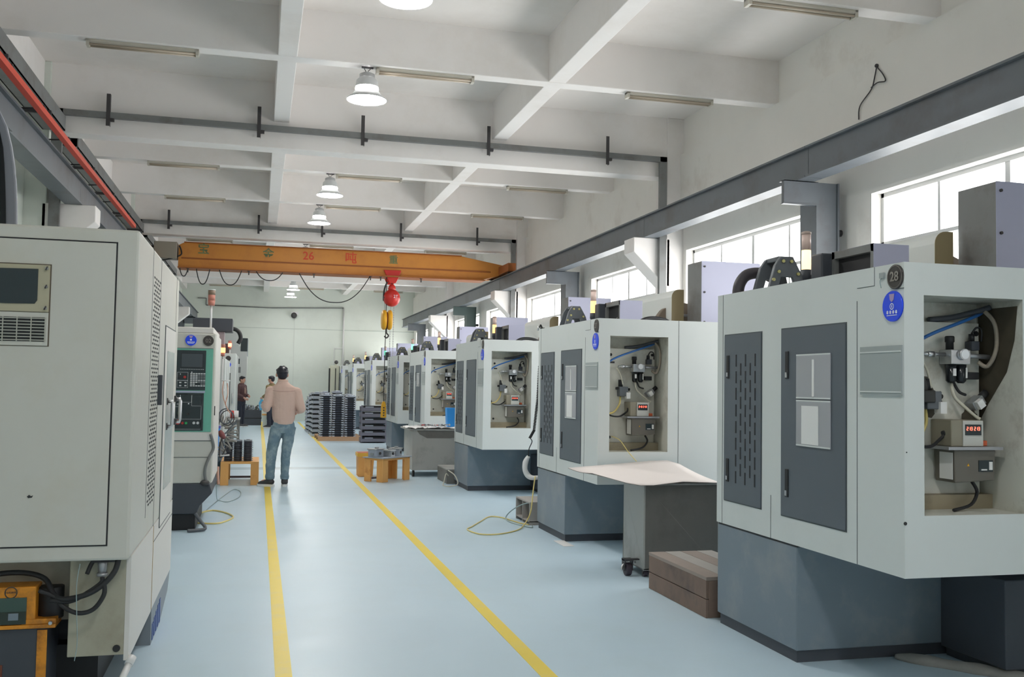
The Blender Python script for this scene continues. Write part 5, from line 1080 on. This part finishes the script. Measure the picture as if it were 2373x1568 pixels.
# camera and pipes on the end wall
e = empty('wall_camera', (1.22, 36.82, 3.90)); tag(e, 'small dark dome camera on the pale green end wall', 'camera')
MB().ball((0, -0.06, 0), 0.11, 0.10, 0.11, DARK_ST, 16, 9).build('dome', e); MB().box(-0.09, 0.16, -0.03, 0.08, 0.03, 0.14, PVC).build('bracket', e)
m = MB(); Y = 36.86
m.cyl((-2.2, Y, 4.43), (-1.9, Y, 4.43), 0.018, GREY_ST2, 6).cyl((-1.9, Y, 4.43), (-1.9, Y, 4.18), 0.018, GREY_ST2, 6).cyl((-1.9, Y, 4.18), (0.4, Y, 4.16), 0.022, GREY_ST2, 6).cyl((0.4, Y, 4.16), (3.05, Y, 4.24), 0.022, GREY_ST2, 6).cyl((3.05, Y, 4.24), (3.05, Y, 1.6), 0.03, PVC, 8).cyl((3.05, Y, 2.73), (2.72, Y, 2.73), 0.016, PVC, 6).cyl((2.72, Y, 2.73), (2.72, Y, 1.6), 0.016, PVC, 6)
o = m.build('wall_pipes'); tag(o, 'thin grey pipes running along and down the pale green end wall', 'pipe')
# loose wires on the upper right wall
m = MB(); m.tube([(5.66, 8.02, 4.56), (5.655, 8.05, 4.45), (5.655, 8.1, 4.36), (5.655, 8.28, 4.25), (5.655, 8.3, 4.12)], 0.006, DARK_ST, 6).tube([(5.66, 8.02, 4.56), (5.655, 7.92, 4.46), (5.655, 7.88, 4.38), (5.655, 8.0, 4.40), (5.655, 8.1, 4.38)], 0.006, DARK_ST, 6).ball((5.66, 8.02, 4.57), 0.02, 0.02, 0.02, DARK_ST, 8, 6)
o = m.build('loose_wire'); tag(o, 'loose dark wires dangling from a hole high on the right wall, near window', 'wire')
m = MB(); m.tube([(5.66, 11.75, 4.02), (5.66, 11.76, 3.9), (5.66, 11.85, 3.82), (5.66, 11.78, 3.76), (5.66, 11.68, 3.82), (5.66, 11.74, 3.90)], 0.004, GREY_ST2, 6).ball((5.66, 11.75, 4.03), 0.012, 0.012, 0.012, DARK_ST, 8, 6)
o = m.build('loose_wire'); tag(o, 'small curl of grey wire on the right wall near the first column', 'wire')
# ------------------------------------------------------------------ people
def baked(mb, name, m, voxel, parent, it=4, bump=None):
    o = mb.build(name)
    r = o.modifiers.new('r', 'REMESH'); r.mode = 'VOXEL'; r.voxel_size = voxel; r.use_smooth_shade = True
    s = o.modifiers.new('s', 'SMOOTH'); s.factor = 0.5; s.iterations = it
    if bump:
        tx = bpy.data.textures.new('folds', 'CLOUDS'); tx.noise_scale = bump[0]
        d = o.modifiers.new('d', 'DISPLACE'); d.texture = tx; d.strength = bump[1]; d.mid_level = 0.5
    dg = bpy.context.evaluated_depsgraph_get()
    me = bpy.data.meshes.new_from_object(o.evaluated_get(dg)); me.name = name
    me.materials.clear(); me.materials.append(m)
    me.polygons.foreach_set('use_smooth', [True] * len(me.polygons))
    me.polygons.foreach_set('material_index', [0] * len(me.polygons))
    old = o.data; o.modifiers.clear(); o.data = me; bpy.data.meshes.remove(old)
    if parent: o.parent = parent
    return o
def loft(mb, secs, m, n=20):
    rings = []
    for (z, cx, cy, rx, ry) in secs:
        rings.append([(cx + rx * math.cos(2 * PI * j / n), cy + ry * math.sin(2 * PI * j / n), z) for j in range(n)])
    return mb.rings(rings, m)
def hand(mb, wrist, d, palm, m, side):
    # d: direction of the hand, palm: normal of the palm
    d = Vector(d).normalized(); p = Vector(palm).normalized(); s = d.cross(p).normalized() * side; w = Vector(wrist)
    mb.tube([w - d * 0.02, w + d * 0.03, w + d * 0.075, w + d * 0.09], 0.03, m, 10, radii=[0.025, 0.030, 0.034, 0.026])
    for i, L_ in enumerate((0.068, 0.078, 0.072, 0.058)):
        b = w + d * 0.08 + s * (0.027 - i * 0.018)
        mb.tube([b - d * 0.02, b + d * L_ * 0.45 + p * 0.006, b + d * L_ * 0.7 + p * 0.026, b + d * L_ * 0.72 + p * 0.045], 0.009, m, 7, radii=[0.010, 0.0095, 0.0088, 0.0075])
    b = w + d * 0.03 + s * 0.022
    mb.tube([b, b + s * 0.026 + d * 0.022 + p * 0.012, b + s * 0.026 + d * 0.048 + p * 0.028, b + s * 0.016 + d * 0.064 + p * 0.036], 0.01, m, 7, radii=[0.013, 0.012, 0.0105, 0.0085])
def person(name, label, loc, rz, P):
    e = empty(name, loc, rz); tag(e, label, 'person')
    B = MB(); h = Vector(P['head']); nk = Vector(P['neck']); vx = P.get('voxel', 0.008)
    yaw = P.get('head_yaw', 0)
    HR = Matrix.Translation(h) @ Matrix.Rotation(yaw, 4, 'Z') @ Matrix.Rotation(P.get('head_pitch', 0), 4, 'X')
    H = MB(); H.ball((0, -0.004, 0.015), 0.074, 0.092, 0.092, SKIN, 20, 13); H.ball((0, 0.018, -0.045), 0.055, 0.066, 0.062, SKIN, 16, 11)
    H.tube([(0, 0.085, 0.012), (0, 0.104, -0.018), (0, 0.090, -0.03)], 0.012, SKIN, 8, radii=[0.009, 0.014, 0.012])
    H.ball((0, 0.078, -0.055), 0.022, 0.012, 0.009, SKIN, 10, 7); H.ball((0, 0.066, -0.088), 0.024, 0.018, 0.016, SKIN, 10, 7)
    for s in (1, -1): H.ball((s * 0.078, -0.006, -0.012), 0.011, 0.018, 0.030, SKIN, 10, 7)
    B.v = [tuple(HR @ Vector(v)) for v in H.v]; B.f = H.f; B.m = H.m; B.sm = H.sm; B.mats = H.mats
    B.tube([nk - Vector((0, 0, 0.06)), nk, h + Vector((0, -0.01, -0.05))], 0.05, SKIN, 14, radii=[0.06, 0.05, 0.052])
    loft(B, [(z, cx, cy, rx * 0.9, ry * 0.88) for (z, cx, cy, rx, ry) in P['torso']], SKIN)
    for a in P['arms']:
        q = [Vector(p) for p in a['pts']]
        B.tube(q, 0.04, SKIN, 12, radii=[0.048, 0.036, 0.026], smooth_path=False)
        B.ball(tuple(q[1]), 0.037, 0.037, 0.037, SKIN, 10, 7)
        hand(B, q[2], a.get('dir', q[2] - q[1]), a['palm'], SKIN, a['side'])
    for l in P['legs']: B.tube([Vector(p) for p in l['pts']], 0.06, SKIN, 12, radii=[r * 0.85 for r in l['r']])
    for l in P['legs']:
        a = Vector(l['pts'][-1]); t = Vector(l['toe']); B.tube([a, Vector((a.x, a.y, 0.05)), a * 0.4 + t * 0.6 + Vector((0, 0, 0.0)), t], 0.03, SKIN, 10, radii=[0.035, 0.034, 0.028, 0.02])
    baked(B, 'body', SKIN, vx, e, 3)
    F = MB()
    for s in (1, -1):
        for c, r in (((s * 0.030, 0.080, 0.012), 0.0075),): F.ball(tuple(HR @ Vector(c)), r, r, r * 0.7, BLACK, 8, 6)
        F.tube([tuple(HR @ Vector((s * 0.016, 0.089, 0.030))), tuple(HR @ Vector((s * 0.042, 0.080, 0.030)))], 0.0035, HAIR, 6)
    F.build('eyes', e)
    M_ = MB().ball(tuple(HR @ Vector((0, 0.0875, -0.056))), 0.016, 0.004, 0.004, mat('lips', srgb(170, 104, 98), 0.5), 8, 6); M_.build('mouth', e)
    hb = MB(); g = MB(); g.ball((0, -0.016, 0.030), 0.083, 0.097, 0.082, HAIR, 20, 13); g.ball((0, -0.045, -0.008), 0.072, 0.062, 0.070, HAIR, 18, 11); g.ball((0, 0.045, 0.072), 0.058, 0.045, 0.030, HAIR, 14, 9)
    for i in range(26):
        a = R.uniform(0, 2 * PI); t = R.uniform(0.2, 1.3); g.ball((0.078 * math.cos(a) * math.cos(t), -0.02 + 0.09 * math.sin(a) * math.cos(t), 0.035 + 0.078 * math.sin(t)), 0.014, 0.014, 0.010, HAIR, 7, 5)
    hb.v = [tuple(HR @ Vector(v)) for v in g.v]; hb.f = g.f; hb.m = g.m; hb.sm = g.sm; hb.mats = g.mats
    baked(hb, 'hair', HAIR, vx * 0.8, e, 2)
    J = MB(); loft(J, P['torso'], P['jm'])
    for a in P['arms']:
        q = [Vector(p) for p in a['pts']]; k = a.get('sleeve', 1.0)
        en = q[1].lerp(q[2], k * 0.92)
        J.tube([q[0] + (q[0] - q[1]).normalized() * 0.0, q[0].lerp(q[1], 0.5), q[1]], 0.06, P['jm'], 14, radii=[0.078, 0.066, 0.058], smooth_path=False)
        J.ball(tuple(q[0]), 0.080, 0.075, 0.070, P['jm'], 14, 9); J.ball(tuple(q[1]), 0.060, 0.060, 0.060, P['jm'], 12, 9)
        J.tube([q[1], en], 0.05, P['jm'], 14, radii=[0.058, 0.047], smooth_path=False)
        for t in (0.25, 0.6, 0.85):   # folds of the sleeve
            c = q[0].lerp(q[1], t); J.tube([c - Vector((0.05, 0, 0.012)), c + Vector((0.05, 0, 0.014))], 0.02, P['jm'], 8, radii=[0.02, 0.02])
    baked(J, 'jacket', P['jm'], vx, e, 4, (0.09, 0.012))
    T = MB(); loft(T, P['hips'], P['tm'])
    for l in P['legs']:
        q = [Vector(p) for p in l['pts']]
        T.tube(q, 0.07, P['tm'], 16, radii=l['r'])
        T.tube([q[-1] + Vector((0, 0, 0.07)), q[-1] + Vector((0, 0, 0.02)), q[-1] - Vector((0, 0, 0.02))], 0.06, P['tm'], 14, radii=[l['r'][-1], l['r'][-1] + 0.010, l['r'][-1] + 0.002])
    baked(T, 'trousers', P['tm'], vx, e, 3, (0.08, 0.016))
    for l in P['legs']:
        a = Vector(l['pts'][-1]); t = Vector(l['toe']); d = (Vector((t.x, t.y, 0)) - Vector((a.x, a.y, 0))).normalized(); c = Vector((a.x, a.y, 0)); Ls = (Vector((t.x, t.y, 0)) - c).length
        A = MB().tube([c - d * 0.055 + Vector((0, 0, 0.055)), c + Vector((0, 0, 0.065)), c + d * Ls * 0.6 + Vector((0, 0, 0.050)), c + d * Ls + Vector((0, 0, 0.038)), c + d * (Ls + 0.03) + Vector((0, 0, 0.034))], 0.04, SHOE, 12, radii=[0.034, 0.046, 0.042, 0.034, 0.018])
        A.tube([c + Vector((0, 0, 0.05)), c + Vector((0, 0, 0.12))], 0.04, SHOE, 12, radii=[0.048, 0.046])
        sh = baked(A, 'shoe', SHOE, 0.008, e, 3)
        n = Vector((-d.y, d.x, 0)); prof = []
        for (u, w) in ((-0.065, 0.022), (-0.075, 0.0), (-0.065, -0.022), (0.02, -0.038), (Ls * 0.7, -0.044), (Ls + 0.02, -0.028), (Ls + 0.045, 0.0), (Ls + 0.02, 0.028), (Ls * 0.7, 0.044), (0.02, 0.038)):
            q = c + d * u + n * w; prof.append((q.x, q.y))
        MB().prism(prof, 'z', 0.0, 0.036, SOLE).build('sole', sh, 0.004)
    return e
X0 = 0.30
man = person('person', 'man in a pinkish beige jacket and faded jeans standing with his back to the camera', (X0, 13.88, 0), 0, dict(
    head=(0.022, 0.02, 1.552), neck=(0.03, -0.005, 1.42), head_yaw=0.12, voxel=0.007,
    torso=[(0.855, 0.065, 0.0, 0.128, 0.105), (0.87, 0.065, 0.0, 0.138, 0.115), (0.90, 0.062, 0.0, 0.136, 0.115), (0.93, 0.060, 0.0, 0.152, 0.125), (1.0, 0.06, 0.0, 0.158, 0.125), (1.08, 0.058, 0.0, 0.163, 0.126), (1.20, 0.055, -0.005, 0.176, 0.128), (1.30, 0.052, -0.010, 0.184, 0.120), (1.37, 0.048, -0.012, 0.165, 0.100), (1.415, 0.04, -0.010, 0.10, 0.080), (1.455, 0.032, -0.002, 0.066, 0.066)],
    arms=[dict(pts=[(-0.120, -0.01, 1.315), (-0.180, -0.05, 1.08), (-0.205, 0.16, 1.12)], palm=(1, 0, 0.2), side=1, dir=(-0.15, 1, 0.35)),
          dict(pts=[(0.220, -0.01, 1.305), (0.292, -0.05, 1.07), (0.255, 0.18, 1.04)], palm=(-1, 0, 0.2), side=-1)],
    legs=[dict(pts=[(-0.015, 0, 0.82), (-0.058, 0.0, 0.66), (-0.095, 0.01, 0.42), (-0.105, 0.0, 0.12)], r=[0.098, 0.084, 0.070, 0.056], toe=(-0.235, 0.06, 0.04)),
          dict(pts=[(0.135, 0, 0.82), (0.128, 0.0, 0.66), (0.100, 0.012, 0.42), (0.095, 0.0, 0.12)], r=[0.098, 0.082, 0.064, 0.052], toe=(0.10, 0.16, 0.04))],
    hips=[(0.74, 0.06, 0.0, 0.12, 0.09), (0.80, 0.06, 0, 0.158, 0.108), (0.86, 0.062, 0, 0.146, 0.105), (0.93, 0.06, 0, 0.128, 0.095), (0.96, 0.06, 0, 0.09, 0.065)], jm=JACKET, tm=JEANS))
j = MB().tube([(-0.10, -0.135, 1.325), (0.05, -0.146, 1.315), (0.20, -0.132, 1.325)], 0.003, mat('seam_thread', srgb(176, 140, 130), 0.8), 5).build('jacket_seam', man)
MB().rings([[(0.034 + 0.072 * math.cos(2 * PI * j / 20), -0.004 + 0.07 * math.sin(2 * PI * j / 20), z) for j in range(20)] for z in (1.43, 1.475)], JACKET).build('collar', man)
for px, zz in ((-0.02, 0.80), (0.13, 0.80)): MB().box(px - 0.05, px + 0.05, -0.122, -0.118, zz - 0.01, zz - 0.006, mat('jeans_seam', srgb(130, 140, 146), 0.8)).build('pocket_seam', man)
o = MB().prism([(-0.03, 0.0), (0.045, 0.02), (0.055, 0.12), (-0.02, 0.165), (-0.045, 0.10)], 'y', -0.006, 0.006, mat('cyan_cloth', srgb(96, 196, 244), 0.6)).prism([(-0.02, 0.03), (0.03, 0.04), (0.02, 0.10), (-0.03, 0.09)], 'y', -0.03, -0.006, mat('cyan_cloth_light', srgb(190, 226, 248), 0.6)).build('blue_cloth', None, 0.003)
o.location = (X0 - 0.236, 14.10, 1.04); tag(o, 'bright blue cloth held in the left hand of the man in the beige jacket', 'cloth')
pa = person('person', 'man in a dark red jacket and dark trousers standing sideways by the far left machines', (-0.50, 31.9, 0), -PI / 2 - 0.55, dict(
    head=(0.0, 0.03, 1.49), neck=(0.0, 0.0, 1.36), voxel=0.012, head_pitch=-0.1,
    torso=[(0.80, 0, 0, 0.165, 0.13), (0.90, 0, 0, 0.175, 0.14), (1.05, 0, 0, 0.18, 0.145), (1.2, 0, 0, 0.195, 0.14), (1.28, 0, -0.01, 0.195, 0.12), (1.33, 0, -0.01, 0.13, 0.095), (1.38, 0, 0.0, 0.07, 0.07)],
    arms=[dict(pts=[(-0.175, 0, 1.27), (-0.22, 0.02, 1.02), (-0.10, 0.20, 0.98)], palm=(1, 0, 0), side=1), dict(pts=[(0.175, 0, 1.27), (0.23, 0.0, 1.02), (0.13, 0.18, 0.92)], palm=(-1, 0, 0), side=-1)],
    legs=[dict(pts=[(-0.08, 0, 0.80), (-0.085, 0, 0.62), (-0.09, 0.01, 0.42), (-0.09, 0, 0.10)], r=[0.098, 0.088, 0.072, 0.058], toe=(-0.10, 0.17, 0.03)), dict(pts=[(0.08, 0, 0.80), (0.085, 0, 0.62), (0.09, 0.03, 0.42), (0.09, 0.02, 0.10)], r=[0.098, 0.088, 0.072, 0.058], toe=(0.10, 0.19, 0.03))],
    hips=[(0.70, 0, 0, 0.13, 0.09), (0.78, 0, 0, 0.165, 0.115), (0.86, 0, 0, 0.16, 0.11), (0.94, 0, 0, 0.13, 0.09)], jm=J_RED, tm=TROU))
person('person', 'man in an olive jacket half hidden behind the man in the beige jacket', (0.42, 31.2, 0), 0.9, dict(
    head=(0.0, 0.03, 1.51), neck=(0.0, 0.0, 1.38), voxel=0.012, head_yaw=0.3,
    torso=[(0.80, 0, 0, 0.165, 0.13), (0.90, 0, 0, 0.175, 0.14), (1.05, 0, 0, 0.18, 0.14), (1.2, 0, 0, 0.195, 0.135), (1.29, 0, -0.01, 0.195, 0.12), (1.34, 0, -0.01, 0.13, 0.095), (1.39, 0, 0.0, 0.07, 0.07)],
    arms=[dict(pts=[(-0.175, 0, 1.28), (-0.22, 0.02, 1.03), (-0.18, 0.20, 0.95)], palm=(1, 0, 0), side=1), dict(pts=[(0.175, 0, 1.28), (0.23, 0.0, 1.03), (0.18, 0.18, 0.93)], palm=(-1, 0, 0), side=-1)],
    legs=[dict(pts=[(-0.08, 0, 0.80), (-0.085, 0, 0.62), (-0.09, 0.01, 0.42), (-0.09, 0, 0.10)], r=[0.095, 0.085, 0.07, 0.056], toe=(-0.10, 0.17, 0.03)), dict(pts=[(0.08, 0, 0.80), (0.085, 0, 0.62), (0.09, 0.03, 0.42), (0.09, 0.02, 0.10)], r=[0.095, 0.085, 0.07, 0.056], toe=(0.10, 0.19, 0.03))],
    hips=[(0.70, 0, 0, 0.13, 0.09), (0.78, 0, 0, 0.165, 0.115), (0.86, 0, 0, 0.16, 0.11), (0.94, 0, 0, 0.13, 0.09)], jm=OLIVE, tm=TROU))

MB().ball((0.0, 0.105, 1.12), 0.065, 0.05, 0.14, SHIRT, 14, 9).build('shirt', pa)

o = MB().tube([(3.00, 8.02, 1.02), (3.03, 7.90, 0.995), (3.07, 7.795, 0.90), (3.14, 7.78, 0.82)], 0.0035, HOSE_Y, 6).build('string'); tag(o, 'thin pale yellow string hanging out of the opening of the second machine', 'string')
o = MB().box(0, 0.10, -0.16, 0.16, 0.0, 0.004, CLOTH).build('paper_scrap'); o.location = (2.72, 8.62, 0.001); tag(o, 'small white paper scrap on the floor under the second machine', 'paper')
